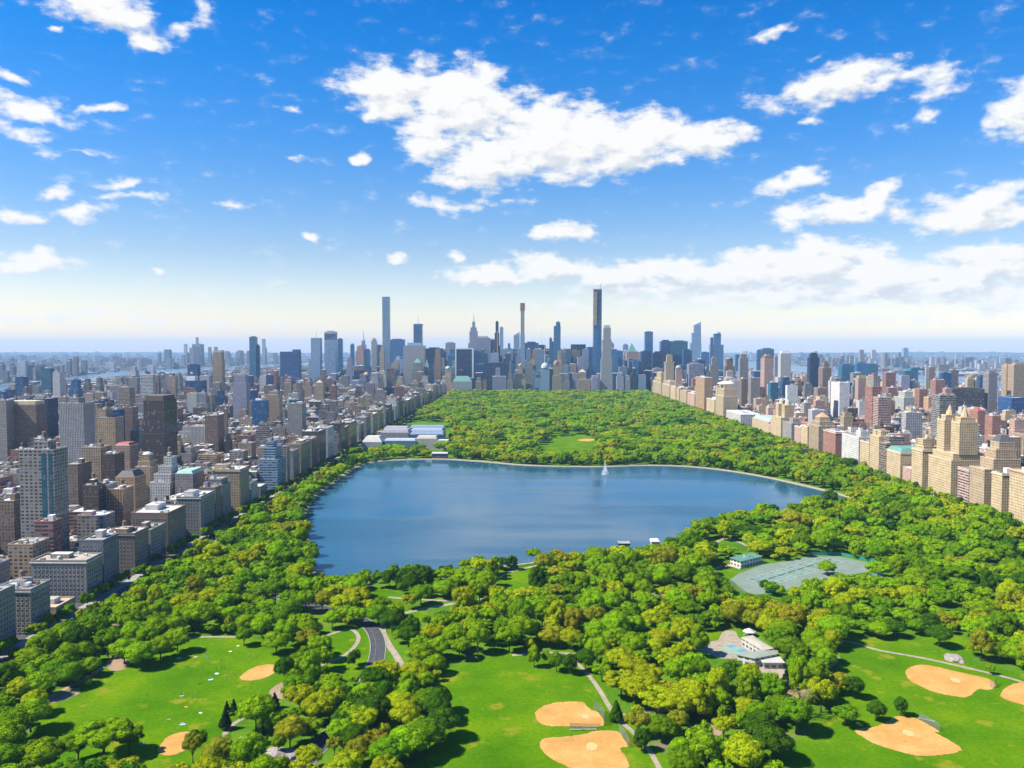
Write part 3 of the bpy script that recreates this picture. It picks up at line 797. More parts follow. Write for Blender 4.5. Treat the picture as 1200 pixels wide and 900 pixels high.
T(4100, 'piers', 'pink stone', [(416.7, 426, 411), (418, 425, 406)], 'reddish brown stepped tower before the needle spire', group=GRP)
T(4150, 'curtain', 'blue glass', [(427, 433.2, 410)], 'low flat blue block right of reddish brown tower', group=GRP)
T(3800, 'piers', 'grey concrete', [(435, 441.2, 400), (435.8, 440.4, 398)], 'slim pale grey tower just left of the tallest slim one', group=GRP)
T(4500, 'slab_dark', 'dark blue glass', [(440.5, 447.3, 405)], 'dark slab half hidden between slim pale grey and tallest slim tower', group=GRP)
T(3650, 'piers', 'lilac grey', [(406.7, 412.2, 421), (407.5, 411.5, 419)], 'narrow lilac grey tower standing low below the blue ones', group=GRP)
T(3700, 'slab_dark', 'black glass', [(414.5, 426, 434), (416, 425, 431, 'brown brick')], 'low dark block with brown top below needle spire', group=GRP)
T(3500, 'slab_dark', 'dark blue glass', [(425.6, 432.4, 440)], 'short dark tower under an orange dome', tops=[('dome', 436, GOLD)], group=GRP)
T(3720, 'piers', 'cream stone', [(444.7, 450, 412), (446, 449.6, 407.5)], 'cream tower with stepped top at foot of tallest slim tower', group=GRP)
T(4900, 'slab_dark', 'blue glass', [(456, 474, 398)], 'broad blue slab right behind the tallest slim tower', d=30, group=GRP)
T(4000, 'piers', 'pale blue glass', [(462, 472.3, 421), (464, 468, 418, 'white brick')], 'low pale tower with white cap before the broad blue slab', group=GRP)
T(3700, 'piers', 'grey concrete', [(472.5, 497.6, 405)], 'wide pale tower of vertical stripes left of the park end', d=45, tops=[('box', 401.5, PAL['pale blue glass'], 477, 494)], group=GRP)
T(4900, 'curtain', 'dark blue glass', [(484.5, 494.5, 382)], 'dark unfinished tower with a crane above wide striped block', tops=[('crown', 379.5, PAL['blue glass']), ('mast', 368, GRY, 488, 491)], group=GRP)
T(3640, 'piers', 'grey stone', [(482.5, 494.6, 432), (484, 493.5, 425)], 'stone hotel tower with green pyramid top at park end', tops=[('pyramid', 420, COPPER)], group=GRP)
T(3660, 'piers', 'brown brick', [(495.5, 504, 440), (497, 502.6, 430)], 'slender brown tower with pointed green spire at park end', tops=[('pyramid', 421, COPPER)], group=GRP)
T(4100, 'slab_dark', 'black glass', [(498.3, 518.4, 408.5)], 'broad black glass slab left of the white-framed one', group=GRP)
T(4200, 'piers', 'lilac grey', [(518.4, 533, 409.5)], 'lilac grey slab between the two black slabs', group=GRP)
T(4700, 'piers', 'lilac grey', [(522, 533, 402)], 'higher lilac grey slab peeping behind the lilac one', group=GRP)
T(3655, 'piers', 'cream stone', [(516, 530, 449), (518, 528.5, 441), (521.5, 528, 432)], 'cream stepped hotel tower with dome left of green-roofed hotel', tops=[('dome', 429, (0.45, 0.43, 0.4))], group=GRP)
# black slab in a white frame
S = defaultdict(MB); Y = 3780; a, b = P(533.3, 408, Y), P(554.7, 408, Y)
tier(S, a.x + 6, b.x - 6, Y, Y + 32, 0, a.z - 5, 'slab_dark', PAL['black glass'], ROOFS[0], False)
for xx in (a.x, b.x - 6): S['frame'].box(xx, xx + 6, Y - 1.0, Y + 33, 0, a.z - 5.02, 'paint', W)
S['frame'].box(a.x, b.x, Y - 1.0, Y + 33, a.z - 5, a.z, 'paint', W)
FOOT.append((a.x, b.x, Y, Y + 33)); tag(finish_thing('skyscraper', S, (a.x + b.x) / 2, Y), 'black glass slab set in a broad white frame', 'skyscraper', GRP)
T(3950, 'slab_dark', 'dark blue glass', [(553, 563.5, 412.5)], 'dark blue tower tight beside the white-framed black slab', group=GRP)
T(3625, 'grid', 'white brick', [(530.3, 553, 447)], 'white hotel with green mansard roof at the park end', tops=[('mansard', 440.8, COPPER)], name='hotel', cat='hotel', group=GRP)
T(5600, 'piers', 'lilac grey', [(546, 563, 425), (548.5, 561, 402), (550, 559.6, 388), (551.2, 558.4, 383.5), (553.2, 556.6, 377)], 'stepped stone tower tapering to an antenna spire, near centre', d=60, tops=[('spire', 366, (0.42, 0.42, 0.46))], group=GRP)
T(4300, 'piers', 'lilac grey', [(558.4, 575, 396)], 'grey striped slab right of the antenna-spired tower', tops=[('box', 394, PAL['lilac grey'], 559.5, 572)], group=GRP)
T(4320, 'slab_dark', 'blue glass', [(575.1, 580, 398.5)], 'thin blue strip tower right against grey striped slab', group=GRP)
o = T(4000, 'slab_dark', 'black glass', [(579, 586, 405), (579.6, 585, 390), (580.7, 584.2, 377.5)], 'tapering black tower with an orange hoist stripe', d=26, group=GRP)
g = P(583, 420, 3996); S = MB(); h0 = P(583, 418, 3996).z; h1 = P(583, 388, 3996).z
S.box(g.x - 2.6 - o.location.x, g.x + 2.2 - o.location.x, 3994 - o.location.y, 3998 - o.location.y, h0, h1, 'paint', (0.55, 0.22, 0.05)); S.build('hoist', o)
T(5600, 'curtain', 'pale blue glass', [(585.6, 589.8, 384)], 'pale tower far behind the orange-striped black tower', group=GRP)
T(4900, 'curtain', 'blue glass', [(595, 598, 403)], 'small blue tower left of pale slanted tower', group=GRP)
T(4700, 'curtain', 'pale blue glass', [(602, 609, 393)], 'pale blue tower with slanted top beside bronze-topped needle', tops=[('slant', 389, PAL['pale blue glass'])], group=GRP)
T(3800, 'piers', 'pale blue glass', [(608.8, 616, 430), (609.7, 615, 392), (610.2, 614.6, 364, 'grey concrete')], 'bronze-topped needle tower at the centre', d=24, tops=[('crown', 355, (0.26, 0.17, 0.10), 609.6, 615.2)], group=GRP)
T(4300, 'slab_dark', 'dark blue glass', [(614.5, 631, 402)], 'broad dark blue slab right of bronze-topped needle', group=GRP)
T(4350, 'slab_dark', 'black glass', [(631.2, 639.4, 404)], 'black tower with tall thin mast right of broad blue slab', tops=[('mast', 387, GRY, 633, 637)], group=GRP)
T(3640, 'piers', 'pale blue glass', [(634, 644, 431)], 'rounded grey tower with tall white mast at the park end', tops=[('dome', 425, (0.40, 0.43, 0.47)), ('mast', 396, W, 636, 641)], group=GRP)
T(3860, 'curtain', 'blue glass', [(649, 657, 382), (651.5, 656.7, 378)], 'bright blue glass tower with stepped top right of centre', tops=[], group=GRP)
T(4000, 'curtain', 'teal glass', [(643.8, 649, 400), (643.8, 647, 397)], 'teal tower pressed against the bright blue one', group=GRP)
T(3640, 'piers', 'tan brick', [(647, 658, 440), (648.6, 655.5, 427)], 'tan stone tower with red-tipped dome before bright blue tower', tops=[('dome', 422, (0.35, 0.14, 0.10))], group=GRP)
T(4000, 'grid', 'grey stone', [(657, 667, 413)], 'grey gridded tower right of bright blue one', group=GRP)
T(4250, 'slab_dark', 'black glass', [(669.3, 686.5, 406)], 'wide dark gridded tower with ragged roof line', tops=[('crown', 403.5, PAL['black glass'])], group=GRP)
T(4300, 'slab_dark', 'dark blue glass', [(686.6, 697, 407.5)], 'dark blue tower left of the highest tower', group=GRP)
T(3650, 'piers', 'cream stone', [(601, 616, 444), (603, 615, 438), (607.3, 612.3, 428.5)], 'cream stone hotel with lit cupola at centre park end', tops=[('dome', 426, GOLD)], group=GRP)
T(3700, 'piers', 'grey stone', [(615.6, 624, 425.5)], 'plain grey block right of cupola hotel', group=GRP)
T(3640, 'piers', 'tan brick', [(677, 692, 445), (678.3, 687, 436)], 'tan stepped block with small crown at right park end', tops=[('pyramid', 432.5, (0.5, 0.4, 0.27))], group=GRP)
T(3640, 'piers', 'lilac grey', [(577, 593, 441), (580.5, 586, 432)], 'lilac stepped tower low before the black towers', group=GRP)
T(3700, 'slab_dark', 'black glass', [(570, 593, 426)], 'dark low slab behind lilac stepped tower', group=GRP)
T(3635, 'piers', 'grey stone', [(594, 601, 446), (595.5, 600, 437), (597, 599, 424)], 'thin stepped grey tower left of the cupola hotel', group=GRP)
T(3640, 'piers', 'grey stone', [(658.5, 668, 447), (661, 667, 440)], 'grey stepped block between tan towers at park end', group=GRP)
T(3650, 'piers', 'lilac grey', [(671, 677, 438)], 'narrow lilac block left of tan stepped block', group=GRP)
# highest tower: blue glass below, raw concrete above, crane
S = defaultdict(MB); Y = 3790; a, b = P(695.6, 340, Y), P(705.3, 340, Y); zt, zg = a.z, P(700, 375, Y).z
tier(S, a.x, b.x, Y, Y + 34, 0, zg, 'curtain', PAL['blue glass'], ROOFS[0], False)
tier(S, a.x + 2, b.x, Y, Y + 34, zg, zt, 'piers', PAL['dark blue glass'], ROOFS[0], False)
S['hoist'].box(a.x - 1.5, a.x + 16, Y - 2.5, Y - 0.01, zg - 25, zt - 8, 'punched', (0.42, 0.30, 0.20), 'roofing', (0.4, 0.3, 0.2))
S['crown'].box(a.x - 1, b.x + 1, Y - 1, Y + 35, zt, zt + 6, 'stone', (0.40, 0.29, 0.12))
cx = b.x - 6
S['crane'].tube([(cx, Y + 10, zt + 6), (cx, Y + 10, zt + 30)], [0.9, 0.9], 4, 'paint', (0.3, 0.3, 0.3)); S['crane'].tube([(cx - 18, Y + 10, zt + 18), (cx, Y + 10, zt + 22), (cx + 12, Y + 10, zt + 40)], [0.6, 0.8, 0.5], 4, 'paint', (0.3, 0.3, 0.3))
FOOT.append((a.x, b.x, Y, Y + 34)); tag(finish_thing('skyscraper', S, (a.x + b.x) / 2, Y), 'highest tower, blue glass below and raw concrete with crane above', 'skyscraper', GRP)
T(3640, 'piers', 'grey concrete', [(704, 717.8, 440), (704.6, 717.4, 420), (706, 716.8, 398), (707.3, 716, 384)], 'pale stone tower with stepped shoulders right of the highest', d=30, tops=[('crown', 381, (0.5, 0.5, 0.5), 708, 715)], group=GRP)
T(4000, 'piers', 'lilac grey', [(716, 719.6, 403)], 'lilac sliver right behind pale stepped-shoulder tower', group=GRP)
T(4200, 'curtain', 'blue glass', [(719.4, 730, 411.5)], 'low blue block right of pale stepped-shoulder tower', group=GRP)
T(4900, 'curtain', 'pale blue glass', [(730.2, 736.2, 404)], 'pale blue box left of green pyramid tower', group=GRP)
T(4400, 'piers', 'pink stone', [(733.5, 749, 430), (734.3, 748, 412)], 'pinkish tower with green pyramid roof', tops=[('pyramid', 402, COPPER, 736, 746)], group=GRP)
T(3700, 'curtain', 'blue glass', [(741.5, 748.5, 423)], 'slim blue tower low before the green pyramid tower', group=GRP)
T(3900, 'slab_dark', 'dark blue glass', [(751.6, 765, 412)], 'dark block beneath the plain blue tower', group=GRP)
T(4700, 'curtain', 'blue glass', [(755.9, 765.3, 389)], 'plain flat-topped blue tower right of green pyramid', group=GRP)
T(3800, 'slab_dark', 'black glass', [(765.2, 780, 413.5)], 'black glass block left of twin dark slabs', group=GRP)
T(4200, 'slab_dark', 'dark blue glass', [(774.5, 787, 400)], 'dark blue slab, nearer of a wide twin pair', group=GRP)
T(4260, 'slab_dark', 'teal glass', [(787.2, 806, 400)], 'broad teal slab, right one of a wide twin pair', group=GRP)
T(3900, 'slab_dark', 'dark blue glass', [(801, 811, 411)], 'short navy block right of teal slab', group=GRP)
T(3300, 'piers', 'cream stone', [(779, 791, 446), (780.2, 790, 424), (781.8, 788.4, 417)], 'cream tower with rounded corners before dark slabs', group=GRP)
T(6000, 'curtain', 'pale blue glass', [(809, 822, 402), (811, 821.8, 390), (813.5, 821.7, 381)], 'tall pale blue tower with jutting deck, right of dark slabs', d=45, tops=[('slant', 377, PAL['pale blue glass'])], group=GRP)
T(6100, 'curtain', 'blue glass', [(832.6, 848, 404), (836.8, 845.2, 391)], 'blue tower with rounded pale top right of the deck tower', tops=[('dome', 388, PAL['pale blue glass'])], d=45, group=GRP)
T(6050, 'curtain', 'blue glass', [(832.8, 836, 396)], 'thin blue tower flush left of rounded-top tower', group=GRP)
T(5000, 'curtain', 'blue glass', [(822, 831.2, 413)], 'low blue block between deck tower and rounded-top tower', group=GRP)
T(3300, 'ribbon', 'lilac grey', [(807.5, 825, 427)], 'wide purple grey block below the deck tower', group=GRP)
T(3000, 'piers', 'pink stone', [(792.3, 799.2, 431)], 'pinkish domed tower left of purple grey block', tops=[('dome', 428, (0.42, 0.3, 0.26))], group=GRP)
T(3300, 'piers', 'grey stone', [(832.5, 842.4, 428), (834.5, 841, 420)], 'grey stepped tower under the rounded-top tower', group=GRP)
T(3200, 'piers', 'brown brick', [(849.8, 861, 429), (851.5, 859.5, 421)], 'brown domed tower in right skyline', tops=[('dome', 418, PAL['brown brick'])], group=GRP)
T(5000, 'curtain', 'blue glass', [(862, 867.6, 416)], 'small blue tower right of brown domed tower', group=GRP)
T(3100, 'piers', 'grey stone', [(867.3, 877, 420), (868.5, 875.5, 415)], 'grey tower with faceted crown, light left edge', tops=[('pyramid', 411.5, PAL['grey stone'])], group=GRP)
T(4500, 'curtain', 'teal glass', [(887.5, 892.4, 411)], 'narrow half of a teal glass pair', group=GRP)
T(4520, 'curtain', 'teal glass', [(893, 907.2, 409)], 'broad half of a teal glass pair', group=GRP)
T(2900, 'piers', 'pink stone', [(896, 906, 420), (897, 905, 417.5, 'red brick')], 'pinkish tower with red top before teal pair', d=48, group=GRP)
T(3500, 'piers', 'lilac grey', [(908.3, 915, 418)], 'lilac tower left of the white slim tower', group=GRP)
T(3100, 'piers', 'white brick', [(912, 926, 442), (915.2, 927.4, 414)], 'white slim tower on a broad white base', tops=[('box', 411.5, W, 917, 926)], group=GRP)
T(3000, 'slab_dark', 'black glass', [(949.2, 960, 419), (950.5, 958.8, 415)], 'black tower with chamfered top standing alone at right', group=GRP)
T(2700, 'piers', 'brown brick', [(964.2, 974.5, 431), (966.5, 972.5, 426)], 'brown tower with stepped top right of black tower', d=40, group=GRP)
T(2600, 'piers', 'white brick', [(973, 981.2, 446), (974.5, 979.6, 443)], 'small white tower right of brown tower', group=GRP)
T(3400, 'curtain', 'teal glass', [(986.8, 1001.2, 428)], 'wide teal tower in right distance', group=GRP)
T(3900, 'curtain', 'blue glass', [(1004, 1017, 426)], 'blue block right of wide teal tower', group=GRP)
T(4100, 'curtain', 'teal glass', [(1016, 1029, 427)], 'teal block behind blue block in right distance', group=GRP)
T(2500, 'piers', 'pink stone', [(1006, 1017.5, 443)], 'pinkish tower with mossy yellow roof', tops=[('box', 440.3, (0.38, 0.34, 0.08), 1007, 1017)], group=GRP)
T(2450, 'piers', 'tan brick', [(1018, 1026.5, 441.5)], 'tan tower right of mossy-roofed tower', group=GRP)
T(1820, 'punched_wide', 'red brick', [(1022.5, 1033.5, 453), (1024.5, 1032.5, 441, 'grey stone')], 'red brick tower with grey top blocks rising mid right', d=40, group=GRP)
T(9500, 'curtain', 'pale blue glass', [(1059, 1064.6, 408)], 'white tower far across the river', d=50, group=GRP)
T(3300, 'curtain', 'teal glass', [(1060, 1076, 434), (1068, 1083, 432)], 'stepped teal slabs before the river at right', group=GRP)
T(2800, 'piers', 'grey concrete', [(1085.6, 1088.4, 432)], 'thin pale chimney-like tower right of teal slabs', d=9, group=GRP)
T(2300, 'slab_dark', 'grey stone', [(1159, 1169, 437)], 'dark grey tower standing before the river', d=30, group=GRP)
T(2350, 'piers', 'tan brick', [(1180, 1187.5, 429)], 'left tower of tan twin towers at right edge', d=26, group=GRP)
T(2300, 'piers', 'tan brick', [(1188.5, 1206, 427.5)], 'right tower of tan twin towers at right edge', d=30, group=GRP)
T(2600, 'piers', 'cream stone', [(1134, 1141.6, 444)], 'left of two cream blocks above a long dark block', group=GRP)
T(2600, 'piers', 'cream stone', [(1143.8, 1152, 444)], 'right of two cream blocks above a long dark block', group=GRP)
T(2300, 'ribbon', 'dark brown', [(1115, 1154, 456)], 'long dark block below two cream ones', d=24, group=GRP)
# ------------------------------------------------------------------ houses facing the park, and the blocks behind
PAL['slate grey'] = (0.150, 0.155, 0.175)
def win_mesh(axis):
    """one sash window 1.35 x 1.9 m with stone sill and lintel; faces -Y ('n') or +X ('w')"""
    mb = MB()
    def q(x0, x1, z0, z1, out, mat, c):
        if axis == 'n': mb.box(x0, x1, -out, 0.02, z0, z1, mat, c, bottom=True)
        else: mb.box(-0.02, out, x0, x1, z0, z1, mat, c, bottom=True)
    q(-0.80, 0.80, 0.0, 2.1, 0.04, 'window_glass', (1, 1, 1))
    q(-0.95, 0.95, -0.22, -0.003, 0.22, 'stone', (0.45, 0.42, 0.37)); q(-0.95, 0.95, 2.103, 2.35, 0.12, 'stone', (0.40, 0.37, 0.33))
    q(-0.95, -0.803, 0, 2.1, 0.09, 'stone', (0.40, 0.37, 0.33)); q(0.803, 0.95, 0, 2.1, 0.09, 'stone', (0.40, 0.37, 0.33))
    q(-0.80, 0.80, 1.02, 1.1, 0.07, 'paint', (0.30, 0.30, 0.28))
    return mb
WIN = {a: win_mesh(a) for a in 'nw'}
WINME = {a: WIN[a].mesh('window') for a in 'nw'}

def add_windows(root, faces, h, fl=3.5, pitch=3.1, z_first=1.4, limit=100):
    spots = []
    for (ax, fixed, a, b) in faces:
        n = int((b - a - 1.6) / pitch)
        m = (b - a - (n - 1) * pitch) / 2
        for k in range(int((h - 2.6) / fl)):
            for i in range(n):
                spots.append((ax, fixed, a + m + i * pitch, z_first + k * fl))
    # the upper storeys show over the trees
    spots.sort(key=lambda s: (-s[3], s[0]))
    L = root.location
    rest = MB()
    for i, (ax, fx, t, z) in enumerate(spots):
        x, y = (t, fx) if ax == 'n' else (fx, t)
        if i < limit:
            o = bpy.data.objects.new('window', WINME[ax]); col_main.objects.link(o); o.parent = root
            o.location = (x - L.x, y - L.y, z)
        else:
            rest.join(WIN[ax], (x - L.x, y - L.y, z))
    if rest.v: tag(rest.build('window', root), kind='stuff')

def block(x0, x1, y0, y1, h, style, cname, label, name='apartment_building', cat='apartment building', group=None, tiers=(), tops=(), seed=0, rich=True, windows=None, roof=None, corn=None, gz=-0.15):
    r = random.Random(seed or int(abs(x0) * 3 + y0 * 7 + h))
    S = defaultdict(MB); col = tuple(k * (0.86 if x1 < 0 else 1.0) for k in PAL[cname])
    FOOT.append((x0, x1, y0, y1))
    roofc = roof or r.choice(ROOFS)
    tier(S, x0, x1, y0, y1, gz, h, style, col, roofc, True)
    if corn:
        S['frieze'].box(x0 - 0.6, x1 + 0.6, y0 - 0.6, y1 + 0.6, h - 1.6, h - 0.7, 'stone', corn)
    z = h; bx = (x0, x1, y0, y1)
    for (fx0, fx1, fy0, fy1, dh) in tiers:
        w, d = x1 - x0, y1 - y0
        bx = (x0 + fx0 * w, x0 + fx1 * w, y0 + fy0 * d, y0 + fy1 * d)
        zz = z if dh > 0 else h
        tier(S, *bx, zz - 0.05, zz + abs(dh), style, col, roofc, True)
        z = zz + abs(dh)
    for (kind, dh, tc) in tops:
        if kind == 'box': S['penthouse'].box(bx[0] + 2, bx[1] - 2, bx[2] + 2, bx[3] - 2, z, z + dh, 'stone', tc, 'roofing', tc)
        else: top_piece(S, kind, *bx, z, dh, tc)
        z += dh
    if not tops: clutter(S, r, *bx, z, col, rich)
    if tiers and rich:
        for i in range(5): 
            qx, qy = r.uniform(x0 + 1, x1 - 4), r.uniform(y0 + 1, y0 + 3)
            S[f'roof_unit#t{i}'].box(qx, qx + 2.5, qy, qy + 2, h, h + 1.8, 'paint', (0.6, 0.58, 0.54))
    o = finish_thing(name, S, (x0 + x1) / 2, y0)
    tag(o, label, cat, group)
    if windows: add_windows(o, windows, h)
    return o

# --- left row: front corner and far corner of the park-side wall, in photograph pixels, and roof height
def bearing_y(px, X): # distance along the avenue at which the line x = X is seen at pixel px (on the eye level)
    d = ray(px, 408); return X * d.y / d.x
XL = -345.0
GL = 'houses in the row along the left edge of the park'
def left_row(pn, pf, top, depth, cname, label, style='stone', win=True, **kw):
    y0, y1 = bearing_y(pn, XL), bearing_y(pf, XL)
    h = P(pn, top, y0).z
    xw = XL - depth
    return block(xw, XL, y0, y1 - 0.4, h, style, cname, label, group=GL,
                 windows=[('n', y0, xw, XL), ('w', XL, y0, y1 - 0.4)] if win else None, **kw)
left_row(-18, 10.5, 699, 34, 'grey stone', 'dark grey stone block cut off by the lower left edge')
left_row(28, 52, 692, 27, 'grey stone', 'grey corner block with white cluttered roof, lowest at left', corn=(0.42, 0.40, 0.36))
left_row(58, 81, 713, 22, 'tan brick', 'low two-step building with tan roof between grey blocks', win=True, roof=(0.48, 0.36, 0.26), rich=False)
left_row(95, 114.5, 658, 44, 'grey stone', 'broad grey block with pale cornice and planted roof terrace', corn=(0.62, 0.57, 0.48))
left_row(116, 134, 634, 20, 'slate grey', 'bluish grey block rising behind the planted-terrace block')
left_row(153, 170, 626, 34, 'brown brick', 'brown block with large windows and white rooftop boxes', corn=(0.3, 0.26, 0.2))
left_row(172, 190, 622, 16, 'grey stone', 'narrow grey block next to brown large-windowed one')
left_row(193, 214, 602, 36, 'brown brick', 'dark brown block with bare roof and a water tank')
left_row(232, 249, 583, 26, 'grey stone', 'grey block with pale front pilasters above the tree tops', corn=(0.5, 0.47, 0.42))
left_row(250, 257, 572, 18, 'brown brick', 'slim brown block between two grey ones', win=False, style='punched')
left_row(258, 268, 569, 22, 'grey stone', 'grey block with stepped terraces above the trees', win=False, style='punched', tiers=[(0.1, 0.9, 0.1, 0.9, 6)])
left_row(279, 290, 551, 40, 'tan brick', 'tan palazzo block with heavy cornice and white rooftop gear', win=False, style='punched', corn=(0.6, 0.5, 0.36))
left_row(292, 300, 566, 24, 'white brick', 'low white block right of the tan palazzo', win=False, style='punched_wide')
left_row(303, 311, 571, 30, 'grey stone', 'low grey museum house at the park corner', win=False, style='punched_wide', rich=False)
y0 = bearing_y(333, XL)
block(XL - 26, XL, y0 - 38, y0, P(325, 535, y0).z, 'ribbon', 'pale blue glass', 'blue white stepped building with banded floors at the park corner', group=GL, tiers=[(0.15, 0.8, 0.2, 0.9, 16), (0.3, 0.65, 0.3, 0.8, 8)])
left_row(351, 362, 521, 24, 'tan brick', 'tan block with pale vertical strips behind blue white building', win=False, style='piers')
left_row(364, 371, 515, 30, 'brown brick', 'brown block right of the tan striped one', win=False, style='punched')
left_row(373, 381, 506, 30, 'dark brown', 'dark brown block in the middle of the left row', win=False, style='punched')
left_row(383, 390, 502, 26, 'white brick', 'whitish block in the middle of the left row', win=False, style='punched')

# --- towers and houses behind the left row
def mid(l, r, top, Y, cname, style, label, d=None, **kw):
    a, b = P(l, top, Y), P(r, top, Y)
    return block(a.x, b.x, Y, Y + (d or (b.x - a.x) * 0.9), a.z, style, cname, label, group='high houses of the left blocks' if l < 600 else 'high houses of the right blocks', **kw)
mid(168, 192, 470, 1072, 'dark brown', 'piers', 'tall dark brown slab tower, the darkest on the left', d=40, tops=[('box', 7, (0.16, 0.12, 0.09))], name='apartment_tower', cat='apartment tower')
near_tower = mid(22, 63, 528, 726, 'grey tan', 'punched_wide', 'near grey tower with balcony grid and green glass strips', d=22, tiers=[(0.35, 0.75, 0.2, 0.8, 7)], name='apartment_tower', cat='apartment tower')
S = MB(); a_, b_ = P(22, 528, 726), P(63, 528, 726); w_ = b_.x - a_.x; L_ = near_tower.location
for f0, f1 in ((0.64, 0.76), (0.84, 0.93)):
    S = MB(); S.box(a_.x + w_ * f0 - L_.x, a_.x + w_ * f1 - L_.x, -0.25, 0.05, 3, a_.z - 2, 'curtain', (0.02, 0.13, 0.14)); S.build('glass_strip', near_tower)
mid(69, 98, 473, 1250, 'grey concrete', 'piers', 'pale ribbed apartment tower left of dark brown slab', d=32, tiers=[(0.3, 0.7, 0.2, 0.8, 8)], name='apartment_tower', cat='apartment tower')
mid(100, 114, 474, 1330, 'tan brick', 'piers', 'tan tower close right of pale ribbed tower', name='apartment_tower', cat='apartment tower')
mid(8, 42, 475, 1320, 'brown brick', 'punched', 'broad brown tower with pale cap near left edge', tops=[('box', 7, (0.6, 0.5, 0.33))], name='apartment_tower', cat='apartment tower', d=30)
mid(30, 55, 468, 1500, 'black glass', 'slab_dark', 'dark slab behind the broad brown tower', name='apartment_tower', cat='apartment tower')
mid(-10, 7, 470, 1300, 'grey tan', 'punched', 'grey tan tower cut by the left edge', name='apartment_tower', cat='apartment tower')
mid(113, 135, 490, 1180, 'tan brick', 'punched', 'tan block with lower wing left of dark brown slab', tiers=[(0.0, 0.45, 0.1, 0.9, 12)])
mid(126, 140, 481, 1400, 'dark blue glass', 'slab_dark', 'dark block behind the tan winged block', name='apartment_tower', cat='apartment tower')
mid(139, 155, 478, 1450, 'brown brick', 'punched', 'brown tower right of dark block on the left', name='apartment_tower', cat='apartment tower')
mid(176, 199, 566, 960, 'white brick', 'punched', 'white stepped pyramid-like house below dark brown slab', d=30, tiers=[(0.1, 0.95, 0.15, 1, 9), (0.25, 0.9, 0.3, 1, 9), (0.45, 0.85, 0.45, 0.95, 10)])
mid(158, 176, 548, 985, 'tan brick', 'punched', 'pale tan house with white stepped crown', d=24, tiers=[(0.1, 0.9, 0.15, 0.9, 6), (0.3, 0.75, 0.3, 0.8, 8)], tops=[('dome', 4, (0.6, 0.58, 0.55))])
mid(135, 158, 560, 870, 'orange brick', 'punched', 'orange brick house under a dark hipped roof', d=26, tops=[('mansard', 7, (0.07, 0.06, 0.06))])
mid(125, 144, 574, 810, 'orange brick', 'piers', 'tan orange house with tall window strips', d=22)
mid(97, 115, 570, 800, 'dark brown', 'punched', 'dark brown cube house left of tan orange one', d=22)
mid(115, 125, 569, 812, 'grey concrete', 'punched', 'pale grey side wing between dark cube and tan orange house', d=20)
mid(9, 38, 639, 655, 'tan brick', 'punched_wide', 'yellow tan house with dark windows behind planted-terrace block', d=24)
mid(40, 62, 612, 690, 'red brick', 'ribbon', 'white and red banded small house behind yellow tan one', d=14)
mid(72, 91, 545, 930, 'brown brick', 'punched', 'brown brick block right of near balcony-grid tower', d=30)
mid(95, 118, 525, 985, 'tan brick', 'punched', 'rounded tan tower with roof garden', d=26, name='apartment_tower', cat='apartment tower')
mid(119, 134, 533, 975, 'dark brown', 'punched', 'dark house right of the tan roof garden tower', d=24)
mid(134, 152, 523, 1040, 'pink stone', 'punched', 'pinkish house with red roof left of dark brown slab', d=24, tops=[('mansard', 4, (0.34, 0.09, 0.08))])
mid(205, 226, 556, 960, 'grey stone', 'punched', 'grey school with a pale green hipped roof', d=34, tops=[('mansard', 4, (0.28, 0.46, 0.37))])
mid(90, 122, 605, 760, 'grey tan', 'punched_wide', 'low grey tan block with blue rooftop units', d=20)
mid(-6, 16, 588, 760, 'brown brick', 'punched', 'brown block left of the near balcony-grid tower', d=26)
mid(312, 327, 463, 1900, 'tan brick', 'punched', 'tan stepped tower with lit top, left middle distance', tiers=[(0.15, 0.85, 0.1, 0.9, 7)], name='apartment_tower', cat='apartment tower')
mid(300, 311, 470, 1850, 'dark blue glass', 'slab_dark', 'blue black slab left of tan stepped tower', name='apartment_tower', cat='apartment tower')
mid(336, 345, 468, 2000, 'white brick', 'punched', 'slim whitish tower right of tan stepped tower', name='apartment_tower', cat='apartment tower')
mid(368, 379, 452, 2400, 'tan brick', 'punched', 'tan tower with pointed stepped top at mid left', tiers=[(0.1, 0.9, 0.1, 0.9, 8)], tops=[('pyramid', 9, (0.42, 0.36, 0.25))], name='apartment_tower', cat='apartment tower')
mid(223, 242, 500, 1500, 'white brick', 'piers', 'broad white block of vertical strips right of dark brown slab', d=30)
mid(245, 257, 499, 1550, 'blue glass', 'curtain', 'blue glass cube right of white striped block', d=28)
mid(262, 266, 480, 1700, 'brown brick', 'punched', 'thin brown tower above the left roofs', name='apartment_tower', cat='apartment tower')

# --- right row: far corner and near corner of the park-side wall
XR = 555.0
GR_ = 'houses in the row along the right edge of the park'
def right_row(pf, pn, top, depth, style, cname, label, **kw):
    y1, y0 = bearing_y(pf, XR), bearing_y(pn, XR)
    h = P(pn, top, y0).z
    return block(XR, XR + depth, y0 + 0.3, y1, h, style, cname, label, group=GR_, **kw)
CORN = (0.62, 0.56, 0.45)
right_row(1187, 1240, 563, 45, 'punched', 'cream stone', 'cream house with red roof edge cut by right edge', corn=(0.42, 0.12, 0.07))
right_row(1166, 1178.5, 556, 26, 'punched', 'cream stone', 'cream house with white rooftop boxes near right edge', corn=CORN)
right_row(1140, 1157.5, 551, 46, 'punched', 'tan brick', 'tan stepped house crowned by a dark steep roof', tiers=[(0.25, 0.95, 0.05, 0.95, 12), (0.35, 0.9, 0.15, 0.85, 12), (0.45, 0.85, 0.2, 0.8, 8)], tops=[('mansard', 9, (0.10, 0.09, 0.10))])
right_row(1126, 1139.5, 551, 22, 'ribbon', 'pink stone', 'pink and cream striped house right of the twin towers', corn=CORN)
